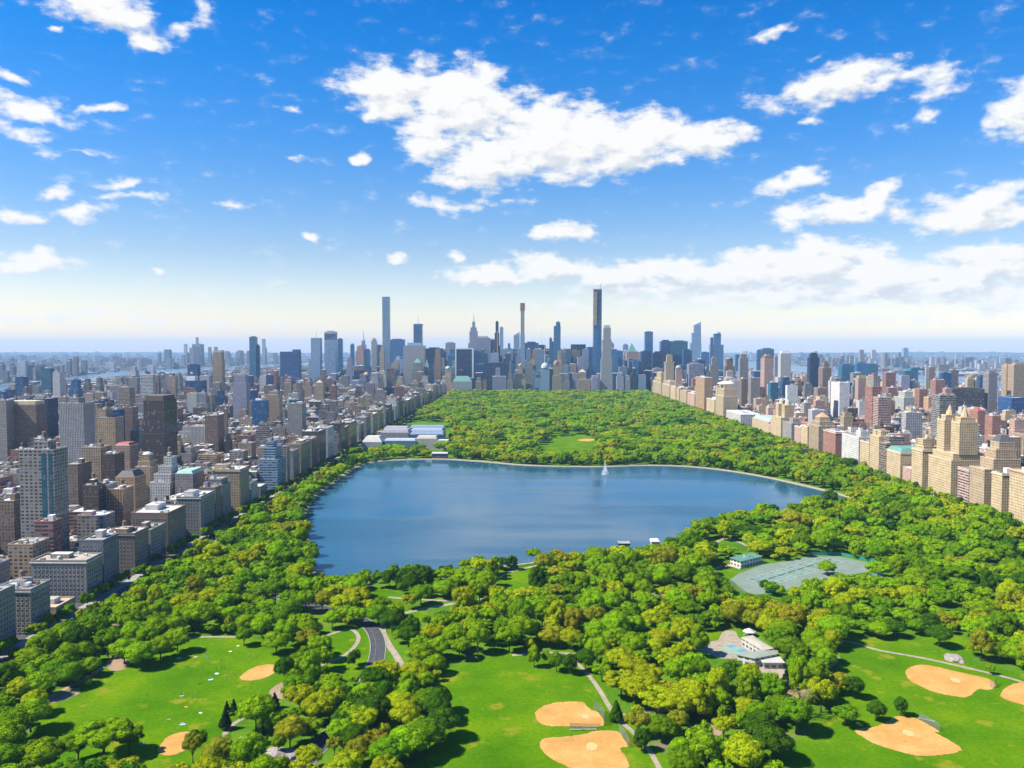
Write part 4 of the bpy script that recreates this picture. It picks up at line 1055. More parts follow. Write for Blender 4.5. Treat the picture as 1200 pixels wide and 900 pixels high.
# the twin-towered house
y1, y0 = bearing_y(1091, XR), bearing_y(1118, XR)
S = defaultdict(MB); hB = P(1118, 533, y0).z; CR = PAL['cream stone']
tier(S, XR, XR + 46, y0, y1, -0.15, hB - 8, 'punched', CR, ROOFS[3]); tier(S, XR + 4, XR + 44, y0 + 3, y1 - 3, hB - 8.05, hB, 'punched', CR, ROOFS[3])
for (ya, yb) in ((y0 + 1, y0 + 22), (y1 - 21, y1 - 1)):
    xa, xb = XR + 10, XR + 34
    zt = 103.0
    tier(S, xa, xb, ya, yb, hB - 0.05, zt, 'punched', CR, ROOFS[3])
    tier(S, xa + 3.5, xb - 3.5, ya + 3.5, yb - 3.5, zt - 0.05, zt + 6, 'punched', CR, ROOFS[3])
    S[f'lantern#{ya}'].cone((xa + xb) / 2, (ya + yb) / 2, 5.2, 4.4, zt + 6, zt + 12, 8, 'stone', CR)
    S[f'lantern#{ya}'].cone((xa + xb) / 2, (ya + yb) / 2, 3.6, 2.4, zt + 12, zt + 16, 8, 'stone', (0.5, 0.36, 0.2)); S[f'lantern#{ya}'].cone((xa + xb) / 2, (ya + yb) / 2, 2.4, 0.1, zt + 16, zt + 21, 8, 'stone', (0.5, 0.36, 0.2))
    for sx in (xa + 1.5, xb - 1.5):
        for sy in (ya + 1.5, yb - 1.5): S[f'finial#{sx}{sy}'].cone(sx, sy, 1.1, 0.2, zt + 1.1, zt + 5, 6, 'stone', CR)
FOOT.append((XR, XR + 46, y0, y1)); tag(finish_thing('apartment_building', S, XR + 23, y0), 'great cream house with two spired towers, tallest beside the park', 'apartment building', GR_)
right_row(1071, 1084, 528, 24, 'punched', 'cream stone', 'cream house stepping up to a slim top, left of twin towers', tiers=[(0.1, 0.9, 0.05, 0.85, 5), (0.2, 0.7, 0.3, 0.75, 9)], corn=CORN)
right_row(1061, 1070.5, 550, 20, 'punched', 'pink stone', 'low pinkish white house between two cream ones', rich=False)
right_row(1041.5, 1058, 531, 52, 'punched', 'cream stone', 'cream house with green copper mansard roof', tops=[('mansard', 6.5, COPPER)], corn=CORN)
right_row(1033, 1041, 520, 30, 'ribbon', 'brown brick', 'brown striped narrow house left of copper-roofed one', tiers=[(0.2, 0.95, 0.1, 0.9, 10)])
right_row(1021.5, 1032.5, 512, 34, 'punched', 'cream stone', 'cream house with pointed corner turrets', tiers=[(0.1, 0.5, 0.55, 0.95, -8), (0.1, 0.5, 0.05, 0.45, -8)], tops=[('pyramid', 5, PAL['brown brick'])])
right_row(1010, 1021, 519, 34, 'punched', 'cream stone', 'plain cream house right of the white one', corn=CORN)
right_row(988.5, 1008.5, 513, 24, 'punched', 'white brick', 'plain white house with a white box and dark tank on top', tiers=[(0.3, 0.9, 0.15, 0.4, 9)])
right_row(966.5, 981, 507, 24, 'punched', 'red brick', 'red brick house with white cornice', corn=(0.72, 0.68, 0.6))
right_row(949.5, 961, 500, 34, 'piers', 'tan brick', 'tan stepped house with gothic peaked tower', tiers=[(0.1, 0.9, 0.1, 0.9, 8), (0.2, 0.75, 0.25, 0.75, 8)], tops=[('pyramid', 9, PAL['orange brick'])])
right_row(940, 948, 500, 28, 'punched', 'cream stone', 'cream half of a two-coloured house pair', corn=CORN)
right_row(932.5, 939.8, 501, 28, 'punched', 'pink stone', 'pink half of a two-coloured house pair', corn=CORN)
right_row(918.5, 929, 496.5, 28, 'punched', 'grey stone', 'grey house with pale stepped penthouse, second behind small twin towers', tiers=[(0.3, 0.8, 0.3, 0.7, 8)])
# second, smaller twin-towered house
y1, y0 = bearing_y(905.5, XR), bearing_y(916.5, XR)
S = defaultdict(MB); hB = P(917, 490, y0).z
tier(S, XR, XR + 40, y0, y1, -0.15, hB, 'punched', CR, ROOFS[3])
for (ya, yb) in ((y0 + 2, y0 + 22), (y1 - 22, y1 - 2)):
    xa, xb = XR + 8, XR + 28
    tier(S, xa, xb, ya, yb, hB - .05, hB + 27, 'punched', CR, ROOFS[3])
    S[f'lantern#{ya}'].cone((xa + xb) / 2, (ya + yb) / 2, 6.5, 5.5, hB + 27, hB + 34, 8, 'stone', CR); S[f'lantern#{ya}'].cone((xa + xb) / 2, (ya + yb) / 2, 5.8, 0.2, hB + 34, hB + 41, 8, 'stone', (0.30, 0.40, 0.33))
FOOT.append((XR, XR + 40, y0, y1)); tag(finish_thing('apartment_building', S, XR + 20, y0), 'smaller cream house with two turreted towers, farther down right row', 'apartment building', GR_)
# natural history museum: low ranges with coloured roofs
S = defaultdict(MB); y0, y1 = bearing_y(903, XR), bearing_y(876, XR)
tier(S, XR + 14, XR + 110, y0, y0 + 55, -0.15, 22, 'punched', PAL['pink stone'], (0.46, 0.20, 0.17)); tier(S, XR + 14, XR + 60, y0 + 55.2, y1, -0.15, 26, 'punched', PAL['cream stone'], (0.36,0.42,0.35))
top_piece(S, 'mansard', XR + 16, XR + 108, y0 + 2, y0 + 53, 23.2, 6, (0.46, 0.20, 0.17)); top_piece(S, 'mansard', XR + 16, XR + 58, y0 + 58, y1 - 3, 27.2, 7, (0.34, 0.42, 0.36))
FOOT.append((XR + 14, XR + 110, y0, y1)); tag(finish_thing('museum', S, XR + 60, y0), 'low museum with pink and pale green roofs in right row', 'museum')
right_row(852, 869, 486, 50, 'punched_wide', 'white brick', 'low white block with flat white roof in right row', rich=False, roof=(0.7, 0.7, 0.69))
right_row(839, 848.5, 465, 40, 'piers', 'cream stone', 'cream stepped tower house with domed penthouse in right row', tiers=[(0.1, 0.9, 0.1, 0.9, 20), (0.2, 0.8, 0.25, 0.75, 14)], tops=[('dome', 8, W)])
right_row(828.5, 838, 469, 30, 'punched', 'cream stone', 'plain cream house left of domed tower house', corn=CORN)
right_row(815.5, 826, 443, 26, 'piers', 'orange brick', 'plain orange tan tower in the right row', name='apartment_tower', cat='apartment tower')
right_row(806, 814.5, 462, 30, 'punched', 'pink stone', 'pinkish house left of the orange tan tower')
right_row(797, 805, 459, 30, 'punched', 'tan brick', 'tan house second left of orange tan tower')
right_row(786, 796, 455, 34, 'punched', 'cream stone', 'cream house third left of orange tan tower')
right_row(776, 785, 452, 34, 'punched', 'tan brick', 'stepped tan house near the far end of right row', tiers=[(0.2, 0.9, 0.2, 0.8, 15)])
right_row(765.5, 775, 449, 34, 'piers', 'cream stone', 'cream stepped house closing the far end of right row', tiers=[(0.1, 0.9, 0.1, 0.9, 18), (0.25, 0.8, 0.25, 0.8, 22)])
# behind the right row
mid(1172, 1197, 513, 1150, 'tan brick', 'piers', 'tan block with dark glass middle behind cream white-boxed house', d=30)
mid(1163, 1173, 488, 1500, 'red brick', 'punched', 'bright red brick block far right behind the row', d=24)
mid(1146, 1155, 482, 1620, 'red brick', 'punched', 'red gabled house left of bright red block', d=30, tops=[('pyramid', 8, (0.3, 0.1, 0.07))])
mid(1030, 1048, 505, 1330, 'dark brown', 'ribbon', 'dark terraced house behind brown striped one', d=26, tiers=[(0.15, 1, 0, 1, 6)])
mid(1062, 1081, 484, 1650, 'grey concrete', 'punched_wide', 'pale grey slab with tan edge behind copper-roofed house', d=20)
mid(857, 870, 446, 2600, 'white brick', 'piers', 'whitish tower right of domed tower house', d=28, name='apartment_tower', cat='apartment tower')
mid(869, 876, 444, 2500, 'brown brick', 'piers', 'purple brown tower right of whitish tower', d=28, name='apartment_tower', cat='apartment tower')
mid(880, 891, 443, 2450, 'grey stone', 'piers', 'grey tower with light left edge, right of purple brown one', d=28, name='apartment_tower', cat='apartment tower')
mid(1088, 1106, 466, 2000, 'orange brick', 'punched', 'orange brick block in the far right roofs', d=24)

# ------------------------------------------------------------------ the ordinary blocks
def free(x0, x1, y0, y1, m=1.0):
    for f in FOOT:
        if x0 < f[1] + m and x1 > f[0] - m and y0 < f[3] + m and y1 > f[2] - m: return False
    return True
SPECS = []
WALLS_L = ['brown brick'] * 4 + ['tan brick'] * 4 + ['grey stone'] * 4 + ['red brick'] * 2 + ['white brick'] * 2 + ['cream stone'] * 2 + ['dark brown'] * 2 + ['grey tan'] * 2
WALLS_R = ['brown brick'] * 3 + ['tan brick'] * 5 + ['grey stone'] * 2 + ['red brick'] * 4 + ['white brick'] * 3 + ['cream stone'] * 4 + ['pink stone'] * 3 + ['dark brown']
r2 = random.Random(11)
def lot(x0, x1, y0, y1, h, style, cname):
    a = proj((x0 + x1) / 2, y0, h)
    if a is None or not (-300 < a[0] < 1500): return
    if not free(x0, x1, y0, y1): return
    SPECS.append(dict(x0=x0, x1=x1, y0=y0, y1=y1, h=h, style=style, c=cname, seed=r2.randint(1, 10 ** 6)))
AV_L = [(-470, -345), (-600, -490), (-750, -640), (-900, -770), (-1110, -930), (-1330, -1140), (-1560, -1360), (-1780, -1590)]
AV_R = [(555, 800), (830, 1070), (1100, 1250), (1280, 1450), (1480, 1640), (1670, 1850)]
def gauss(m, s, lo, hi): return max(lo, min(hi, r2.gauss(m, s)))
for k in range(41):
    Y0 = 330 + 80 * k; Y1 = Y0 + 62
    if Y0 > 3560: break
    for side, avs, pal in ((-1, AV_L, WALLS_L), (1, AV_R, WALLS_R)):
        for ai, (xa, xb) in enumerate(avs):
            if side > 0 and ai == 0: ends = [('L', 1.0), ('R', 0.8)]
            else: ends = [('L', 1.0), ('R', 1.0)]
            we = {}
            for e, _ in ends:
                we[e] = r2.uniform(22, 36)
                park_front = (side < 0 and ai == 0 and e == 'R') or (side > 0 and ai == 0 and e == 'L')
                ys = Y0
                while ys < Y1 - 8:
                    ln = r2.choice([18, 22, 31, 31, 62])
                    ye = min(Y1, ys + ln)
                    if Y1 - ye < 8: ye = Y1
                    u = r2.random()
                    if park_front: h = gauss(50, 7, 32, 66)
                    elif u < 0.03 + 0.03 * (Y0 > 1300) + 0.05 * (Y0 > 2400): h = gauss(88, 20, 65, 135)
                    elif u < (0.24 if Y0 < 1300 and side < 0 else 0.45): h = gauss(36, 8, 24, 56)
                    else: h = gauss(18, 3, 12, 26)
                    if side < 0 and Y0 < 1250 and not park_front: h = min(h, r2.uniform(26, 46))
                    st = r2.choice(['punched', 'punched', 'punched', 'punched_wide', 'piers', 'ribbon']) if h > 26 else 'row_house'
                    cn = r2.choice(pal)
                    if h > 65: cn = r2.choice(['tan brick', 'dark blue glass' if Y0 > 1700 else 'brown brick', 'blue glass' if Y0 > 1700 else 'tan brick', 'teal glass' if Y0 > 1700 else 'grey stone', 'grey concrete', 'white brick', 'brown brick', 'lilac grey', 'dark blue glass', 'grey stone', 'red brick']); st = 'slab_dark' if 'glass' in cn else st
                    x0, x1 = (xa, xa + we[e]) if e == 'L' else (xb - we[e], xb)
                    lot(x0, x1, ys + 0.15, ye - 0.15, h, st, cn)
                    ys = ye
            for row in (0, 1):
                x = xa + we['L'] + 0.3
                while x < xb - we['R'] - 5:
                    u = r2.random()
                    if u < 0.76: w, h, st = r2.uniform(6, 12), gauss(16, 2.5, 11, 23), 'row_house'
                    elif u < 0.965: w, h, st = r2.uniform(15, 28), gauss(32, 9, 20, 52), 'punched'
                    else: w, h, st = r2.uniform(18, 30), gauss(66, 18, 45, 110), r2.choice(['piers', 'punched', 'ribbon'])
                    if side < 0 and Y0 < 1250: h = min(h, r2.uniform(20, 36))
                    w = min(w, xb - we['R'] - 0.3 - x)
                    if w < 4: break
                    dd = r2.uniform(20, 29)
                    y0, y1 = (Y0, Y0 + dd) if row == 0 else (Y1 - dd, Y1)
                    lot(x, x + w - 0.15, y0, y1, h, st, r2.choice(pal))
                    x += w
# midtown and beyond
GLASS = ['dark blue glass', 'blue glass', 'dark blue glass', 'black glass', 'blue glass', 'teal glass', 'lilac grey', 'lilac grey', 'tan brick', 'grey concrete', 'brown brick', 'pale blue glass', 'cream stone', 'pale blue glass']
for k in range(52):
    Y0 = 3620 + 80 * k
    x = -2300.0
    while x < 1800:
        w = r2.uniform(24, 60)
        mid_f = math.exp(-((x - 60) / 800) ** 2)
        near_f = 1.0 if Y0 < 5700 else max(0.3, 1 - (Y0 - 5700) / 2500)
        base = 26 + 132 * mid_f * near_f
        h = gauss(base, 12 + 34 * mid_f * near_f, 14, 196)
        if Y0 < 3720 and -300 < x < 560: h = min(h, gauss(88, 18, 50, 125))
        cn = r2.choice(GLASS if h > 55 else WALLS_L)
        st = ('slab_dark' if cn in ('dark blue glass', 'black glass') else 'curtain' if 'glass' in cn else r2.choice(['piers', 'punched', 'ribbon', 'punched_wide']))
        lot(x, x + w - 6, Y0 + 2, Y0 + 2 + r2.uniform(28, 58), h, st, cn)
        x += w + (18 if r2.random() < 0.25 else 0)
# ------------------------------------------------------------------ trees
nr = np.random.default_rng(5)
def ico(sub=1):
    bm = bmesh.new(); bmesh.ops.create_icosphere(bm, subdivisions=sub, radius=1.0)
    v = np.array([x.co[:] for x in bm.verts]); f = [tuple(a.index for a in x.verts) for x in bm.faces]; bm.free(); return v, f
ICO1, ICO2 = ico(1), ico(2)

def lobes_for(kind, n, g):
    L = []
    for i in range(n):
        t = (i + 0.5) / n; ph = i * 2.39996 + g.uniform(-.4, .4)
        if kind == 'round':
            cz = 0.60; up = 1 - 1.55 * t; rr = math.sqrt(max(0, 1 - up * up)); s = g.uniform(.74, 1.12)
            L.append((0.335 * rr * s * math.cos(ph), 0.335 * rr * s * math.sin(ph), cz + 0.235 * up * s, g.choice([g.uniform(.065, .13), g.uniform(.13, .23)])))
        elif kind == 'tall':
            up = 1 - 1.75 * t; rr = math.sqrt(max(0, 1 - up * up)) * (1 - .15 * up); s = g.uniform(.85, 1.08)
            L.append((0.31 * rr * s * math.cos(ph), 0.31 * rr * s * math.sin(ph), 0.56 + 0.30 * up * s, g.choice([g.uniform(.06, .12), g.uniform(.12, .20)])))
        elif kind == 'spread':
            up = 1 - 1.3 * t; rr = math.sqrt(max(0, 1 - (up * .8) ** 2)); s = g.uniform(.75, 1.1)
            L.append((0.36 * rr * s * math.cos(ph), 0.36 * rr * s * math.sin(ph), 0.66 + 0.19 * up * s + g.uniform(-.03, .03), g.choice([g.uniform(.05, .11), g.uniform(.11, .18)])))
        elif kind == 'conifer':
            r = 0.40 * t ** 0.85
            L.append((r * .75 * math.cos(ph), r * .75 * math.sin(ph), 0.97 - 0.80 * t, 0.05 + 0.13 * t))
    if kind != 'conifer': L.append((0, 0, 0.60, 0.24)); L.append((g.uniform(-.1, .1), g.uniform(-.1, .1), 0.72, 0.18))
    return L
def crown_mesh(name, kind, seed, n, per, leaf, hull=True, flat=1.0):
    g = np.random.default_rng(seed)
    L = lobes_for(kind, n, g)
    C = np.array([l[:3] for l in L]); Rr = np.array([l[3] for l in L])
    V = []; FQ = []; FT = []
    nv = 0
    for (x, y, z, r) in L:
        d = g.normal(size=(per, 3)); d /= np.linalg.norm(d, axis=1)[:, None]
        d[:, 2] = np.where((d[:, 2] < -0.25) & (g.random(per) < .6), -d[:, 2], d[:, 2])
        p = np.array([x, y, z]) + d * np.array([r, r, r * .82]) * g.uniform(.89, 1.10, per)[:, None]
        dist = np.linalg.norm((p[:, None, :] - C[None]) / Rr[None, :, None], axis=2)
        keep = (dist < 0.80).sum(axis=1) == 0
        p = p[keep]; d = d[keep]
        k = len(p)
        if not k: continue
        nrm = d + g.normal(size=(k, 3)) * .33; nrm /= np.linalg.norm(nrm, axis=1)[:, None]
        t = np.cross(nrm, g.normal(size=(k, 3))); t /= np.linalg.norm(t, axis=1)[:, None]
        b = np.cross(nrm, t)
        s = leaf * g.uniform(.6, 1.35, k)[:, None]
        q = np.stack([p - t * s - b * s * .7, p + t * s - b * s * .7, p + t * s * .8 + b * s * .7, p - t * s * .8 + b * s * .7], axis=1).reshape(-1, 3)
        V.append(q); FQ.append(np.arange(nv, nv + 4 * k).reshape(-1, 4)); nv += 4 * k
    if hull:
        hv, hf = ICO1
        for (x, y, z, r) in L:
            q = hv * (np.array([r, r, r * .8]) * .86) * g.uniform(.88, 1.1, (len(hv), 1)) + np.array([x, y, z])
            V.append(q); FT.append(np.array(hf) + nv); nv += len(q)
    V = np.concatenate(V)
    me = bpy.data.meshes.new(name)
    quads = np.concatenate(FQ); tris = np.concatenate(FT) if FT else np.zeros((0, 3), int)
    me.vertices.add(len(V)); me.vertices.foreach_set('co', V.astype(np.float32).ravel())
    li = np.concatenate([quads.ravel(), tris.ravel()]).astype(np.int32)
    me.loops.add(len(li)); me.loops.foreach_set('vertex_index', li)
    tot = np.concatenate([np.full(len(quads), 4), np.full(len(tris), 3)]).astype(np.int32)
    me.polygons.add(len(tot)); me.polygons.foreach_set('loop_start', np.concatenate([[0], np.cumsum(tot)[:-1]]).astype(np.int32)); me.polygons.foreach_set('loop_total', tot)
    me.update(calc_edges=True)
    return me
def trunk_mb(kind, seed, bare=False):
    r = random.Random(seed); mb = MB(); mat = 'pale_bark' if bare else 'bark'
    mb.tube([(0, 0, 0), (0.005, 0, 0.15), (-.005, .01, .34), (0, 0, .55 if kind != 'conifer' else .9)], [.030, .022, .018, .008], 7, mat)
    if kind == 'conifer': return mb
    for i in range(6 if not bare else 14):
        a = i * 2.4 + r.uniform(-.3, .3); z0 = r.uniform(.24, .45 if not bare else .6); l = r.uniform(.22, .36)
        e = (l * math.cos(a), l * math.sin(a), min(.97, z0 + l * r.uniform(.7, 1.5)))
        m = (e[0] * .45, e[1] * .45, z0 + (e[2] - z0) * .6)
        mb.tube([(0, 0, z0), m, e], [.013, .008, .003], 5, mat)
        if bare:
            for j in range(4):
                b = a + r.uniform(-1.2, 1.2); q = (m[0] + .16 * math.cos(b), m[1] + .16 * math.sin(b), m[2] + r.uniform(.06, .2))
                mb.tube([m, q], [.006, .002], 4, mat)
    return mb
KINDS = ['round', 'tall', 'spread', 'conifer']
CROWN = {}
for i, k in enumerate(KINDS):
    CROWN[k] = []
    for j in range(4 if k in ('round', 'spread') else 3 if k == 'tall' else 2):
        me = crown_mesh('crown', k, 100 + 10 * i + j, {'round': 36, 'tall': 32, 'spread': 40, 'conifer': 44}[k], 300, .016)
        me.materials.append(M['leaf mid green']); CROWN[k].append(me)
BARE_CROWN = crown_mesh('crown', 'spread', 777, 30, 26, .016, hull=False); BARE_CROWN.materials.append(M['leaf olive'])
TRUNK = {k: trunk_mb(k, 3).mesh('trunk', True) for k in KINDS}; TRUNK['bare'] = trunk_mb('round', 9, True).mesh('trunk', True)

# where a tree may stand
W_OUT = [(a[0], a[1]) if a[0] < 60 and a[1] < 1330 else b for a, b in zip(offset_loop(ccw(WATER), 2.0), offset_loop(ccw(WATER), 11.5))]
def dens(px): return ground_pts(px)
COURT_PX = [(854,684),(866,672),(894,660),(922,657),(950,651),(982,651),(1028,660),(1024,671),(990,676),(930,690),(888,699),(862,694)]
REC_PX = [(812,764),(838,750),(862,744),(884,739),(912,764),(926,782),(915,800),(895,792),(862,778),(832,776)]
NO_STAND = [ground_pts(p) for p in (COURT_PX, REC_PX, [(424,522),(440,497),(522,495),(530,512),(524,523)], [(500,541),(500,533),(530,533),(530,541)], [(722,652),(722,642),(740,642),(742,652)])] + list(inf_w.values())
V_WATER = [(382,668),(420,668),(432,659),(440,666),(452,660),(470,656),(512,659),(525,654),(562,650),(608,648),(622,640),(642,638),(657,641),(682,646),(688,634),(715,633),(737,641),(745,641),(762,630),(776,626),(797,622),(808,610),(822,606),(832,597),(860,600),(868,592),(900,585),(915,594),(925,591),(942,579),(972,580),(982,581),(930,566.5),(880,557),(810,547),(760,545.5),(700,546.5),(610,545),(540,539),(510,538),(455,540),(425,546),(375,583),(363,605)]
V_PTS = [V_WATER,
 [(66,829),(100,820),(150,797),(185,778),(200,768),(240,757),(300,755),(322,768),(322,795),(300,804),(278,815),(262,836),(240,846),(206,856),(190,884),(170,838),(110,838)],
 [(520,806),(545,790),(600,785),(680,790),(705,820),(735,855),(752,900),(516,900),(522,862),(538,842),(530,818)],
 [(992,766),(1003,758),(1060,772),(1190,803),(1200,803),(1200,900),(946,900),(918,896),(962,880),(1000,860),(1040,835),(1010,826),(990,805)],
 INF['I1'], [(186,884),(196,862),(214,857),(212,880),(200,886)], INF['I3'], INF['I4'], INF['I5'], INF['I6'],
 [(424,739),(434,727),(446,742),(451,764),(428,769),(430,750)], [(348,711),(388,714),(388,719),(350,715)], [(362,888),(374,872),(384,872),(378,890)],
 [(447,740),(452,728),(470,722),(470,727),(455,735),(460,752),(474,776),(468,778),(456,760)],
 [(858,686),(880,672),(905,662),(950,653),(982,653),(1026,662),(1015,666),(985,668),(952,672),(928,687),(888,696),(864,690)],
 [(853,665),(853,654),(862,647),(893,649),(897,662),(868,669)],
 [(818,762),(836,752),(862,747),(884,741),(912,765),(900,770),(885,772),(862,768),(850,768),(832,773)], [(898,774),(914,772),(922,782),(908,786)],
 [(726,641),(726,637),(737,637),(737,641)], [(506,538),(506,530),(525,530),(525,538)],
 [(640,525),(655,513.5),(690,512.5),(700,519),(686,526)], [(592,688),(592,674),(604,674),(606,688)],
 [(470,716),(490,706),(530,702),(530,708),(490,716)], [(586,676),(596,670),(610,670),(596,678)],
 [(688,788),(694,788),(730,842),(722,842)], [(752,872),(758,870),(778,900),(768,900)], [(735,838),(748,852),(756,858),(742,858)],
 [(985,750),(1003,752),(1180,792),(1178,796),(1000,757)], [(212,750),(275,744),(275,749),(212,752)], [(265,856),(285,838),(292,840),(272,858)],
 [(430,517),(430,505),(480,498),(524,500),(524,514),(500,519),(450,519)], [(390,785),(410,770),(432,766),(425,780),(395,792)],
 [(520,768),(540,765),(600,768),(596,775),(530,775)], [(875,640),(868,630),(840,630),(840,636)],
]
V_POLY = [(min(p[0] for p in q), max(p[0] for p in q), min(p[1] for p in q), max(p[1] for p in q), q) for q in V_PTS]
def hides(x, y, h, w):
    for (dx, fz) in ((0, 1.0), (0, .62), (-.46, .62), (.46, .62), (-.3, .86), (.3, .86), (0, .3), (-.3, .4), (.3, .4)):
        q = proj(x + dx * w, y, fz * h)
        if q is None: return True
        for a, b, c, d, poly in V_POLY:
            if a <= q[0] <= b and c <= q[1] <= d and inside(q, poly): return True
    return False
NO_W = [(min(p[0] for p in q), max(p[0] for p in q), min(p[1] for p in q), max(p[1] for p in q), q) for q in NO_STAND + lawn_w + [WATER]]
W_BB = (min(p[0] for p in W_OUT), max(p[0] for p in W_OUT), min(p[1] for p in W_OUT), max(p[1] for p in W_OUT))
path_bb = [(min(p[0] for p in l) - 8, max(p[0] for p in l) + 8, min(p[1] for p in l) - 8, max(p[1] for p in l) + 8, l, w / 2 + 1.2) for l, w in list(path_w.values()) + [(DRIVE, DW)]]
def blocked(x, y):
    for a, b, c, d, poly in NO_W:
        if a <= x <= b and c <= y <= d and inside((x, y), poly): return True
    if W_BB[0] <= x <= W_BB[1] and W_BB[2] <= y <= W_BB[3] and inside((x, y), W_OUT): return True
    for a, b, c, d, l, w in path_bb:
        if a <= x <= b and c <= y <= d and seg_dist((x, y), l) < w: return True
    return False
TREES = []   # x, y, h, w, kind, species
grid = defaultdict(list)
def near(x, y, w, f):
    gx, gy = int(x // 24), int(y // 24)
    for i in (-1, 0, 1):
        for j in (-1, 0, 1):
            for (a, b, c) in grid[(gx + i, gy + j)]:
                if (a - x) ** 2 + (b - y) ** 2 < (f * (w + c)) ** 2: return True
    return False
def plant(x, y, h, w, kind, sp):
    TREES.append((x, y, h, w, kind, sp)); grid[(int(x // 24), int(y // 24))].append((x, y, w))
B, MG, DG, YG, OL, RU, EV = 'bright green', 'mid green', 'deep green', 'yellow green', 'olive', 'rust tinged', 'evergreen'
# trees that stand apart in the photograph: foot of the trunk in pixels, height and width in metres
for (px, py, h, w, k, sp) in [
 (626,782,15,10,'tall',B),(652,787,13,11,'round',MG),(668,790,13,11,'round',DG),(686,787,15,13,'round',DG),(640,779,9,8,'round',MG),
 (1055,839,11,8.5,'tall',DG),(1026,845,11,11,'round',DG),(990,851,11,15,'spread',MG),(940,842,18,17,'bare','bare'),(1000,818,13,12,'round',DG),(982,812,12,15,'round',RU),(970,824,12,11,'round',B),
 (905,892,18,20,'round',DG),(890,872,17,18,'round',DG),(906,922,12,12,'round',B),(957,806,13,15,'round',MG),
 (166,782,17,20,'round',B),(146,778,17,19,'round',B),(188,773,16,18,'round',B),(208,764,16,17,'round',B),(156,758,17,19,'round',B),(180,752,17,20,'round',B),(206,747,15,17,'round',B),(130,760,15,17,'round',MG),
 (106,792,12,13,'round',B),(84,805,15,18,'round',MG),(66,800,15,17,'round',MG),(46,818,15,17,'round',B),(96,780,15,17,'round',MG),(24,822,14,15,'round',YG),(104,806,6,5,'round',B),
 (36,858,18,20,'round',B),(14,872,17,19,'round',MG),(40,838,14,15,'round',YG),(122,888,18,29,'spread',B),(92,892,14,16,'spread',MG),(52,905,16,19,'round',B),(142,925,14,19,'spread',YG),(6,905,14,16,'round',MG),(152,884,14,15,'spread',MG),
 (256,898,14,17,'round',OL),(226,894,15,11,'spread',OL),(232,884,13,11,'round',DG),(208,925,12,16,'spread',YG),(264,855,11,8,'conifer',EV),(274,838,9,6.5,'conifer',EV),(288,842,10,6.5,'conifer',EV),(266,838,8,5,'conifer',EV),(308,872,11,7,'conifer',EV),
 (286,757,13,13,'round',MG),(324,767,15,20,'round',B),(334,806,19,13,'spread',DG),(350,796,13,12,'round',B),(352,790,14,15,'round',MG),(380,768,10,11,'round',DG),(360,762,14,17,'spread',OL),(344,812,14,14,'tall',MG),
 (403,722,17,21,'round',YG),(416,780,11,8,'conifer',DG),(412,784,9,6,'conifer',DG),(364,712,9,5,'tall',B),(446,722,16,16,'round',MG),
 (520,866,17,17,'round',DG),(512,848,16,16,'round',DG),(500,882,17,19,'round',MG),(516,836,15,15,'round',DG),(480,892,17,22,'round',B),(455,902,16,20,'round',MG),(500,835,14,16,'round',MG),(450,806,15,21,'spread',YG),(478,812,13,15,'tall',B),(448,826,14,15,'round',DG),(470,838,13,18,'round',YG),(445,846,12,14,'spread',RU),
 (372,850,16,20,'spread',YG),(352,836,16,19,'spread',YG),(386,842,17,16,'spread',YG),(340,876,16,16,'round',RU),(326,884,11,8,'round',B),(404,862,14,16,'round',DG),(416,880,14,16,'round',DG),(362,905,13,14,'spread',YG),(392,886,10,9,'spread',OL),
 (728,818,16,22,'spread',YG),(752,828,17,24,'spread',YG),(772,842,17,24,'spread',YG),(742,800,16,20,'spread',YG),(760,808,15,19,'spread',YG),(790,846,16,20,'spread',YG),(722,846,12,9,'conifer',DG),(748,862,13,15,'spread',OL),(752,880,12,10,'tall',DG),
 (904,698,12,14,'round',MG),(896,694,11,11,'round',DG),(969,674,13,18,'round',B),(914,699,9,11,'round',B),(640,663,12,15,'spread',YG),(586,668,13,13,'round',DG),(600,668,14,13,'tall',DG),(650,663,12,9,'tall',MG),
 (694,662,14,14,'round',DG),(706,660,14,13,'round',DG),(752,656,13,14,'round',MG),(620,706,13,22,'spread',YG),(650,704,13,20,'spread',OL),(674,690,15,20,'round',B),
 (1090,742,15,15,'round',DG),(1100,758,15,17,'round',DG),(1074,744,12,12,'round',MG),(1030,748,12,15,'round',B),(1012,744,11,12,'round',MG),(1172,775,13,15,'round',MG),(1140,768,9,8,'round',B),(1190,780,15,16,'round',B),(1160,790,7,6,'round',B),
 (322,830,9,7,'conifer',EV),(936,802,13,14,'round',MG),(932,563,12,13,'round','maroon'),
]:
    q = G(px, py); plant(q.x, q.y, h, w, k, sp)
N_HAND = len(TREES)
r3 = random.Random(21)
def species_at(x, y):
    n = mnoise.noise(Vector((x / 55, y / 70, 3.1))) + 0.55 * mnoise.noise(Vector((x / 14, y / 14, 8.0)))
    u = max(0, min(0.999, 0.5 + 0.72 * n + r3.uniform(-.12, .12)))
    far = y > 1450
    tab = [(0.17, DG), (0.40, MG), (0.68, B), (0.86, YG), (0.97, OL), (1.0, RU)] if not far else [(0.16, DG), (0.38, MG), (0.64, B), (0.84, YG), (0.95, OL), (1.0, RU)]
    for a, s in tab:
        if u < a: return s
    return MG
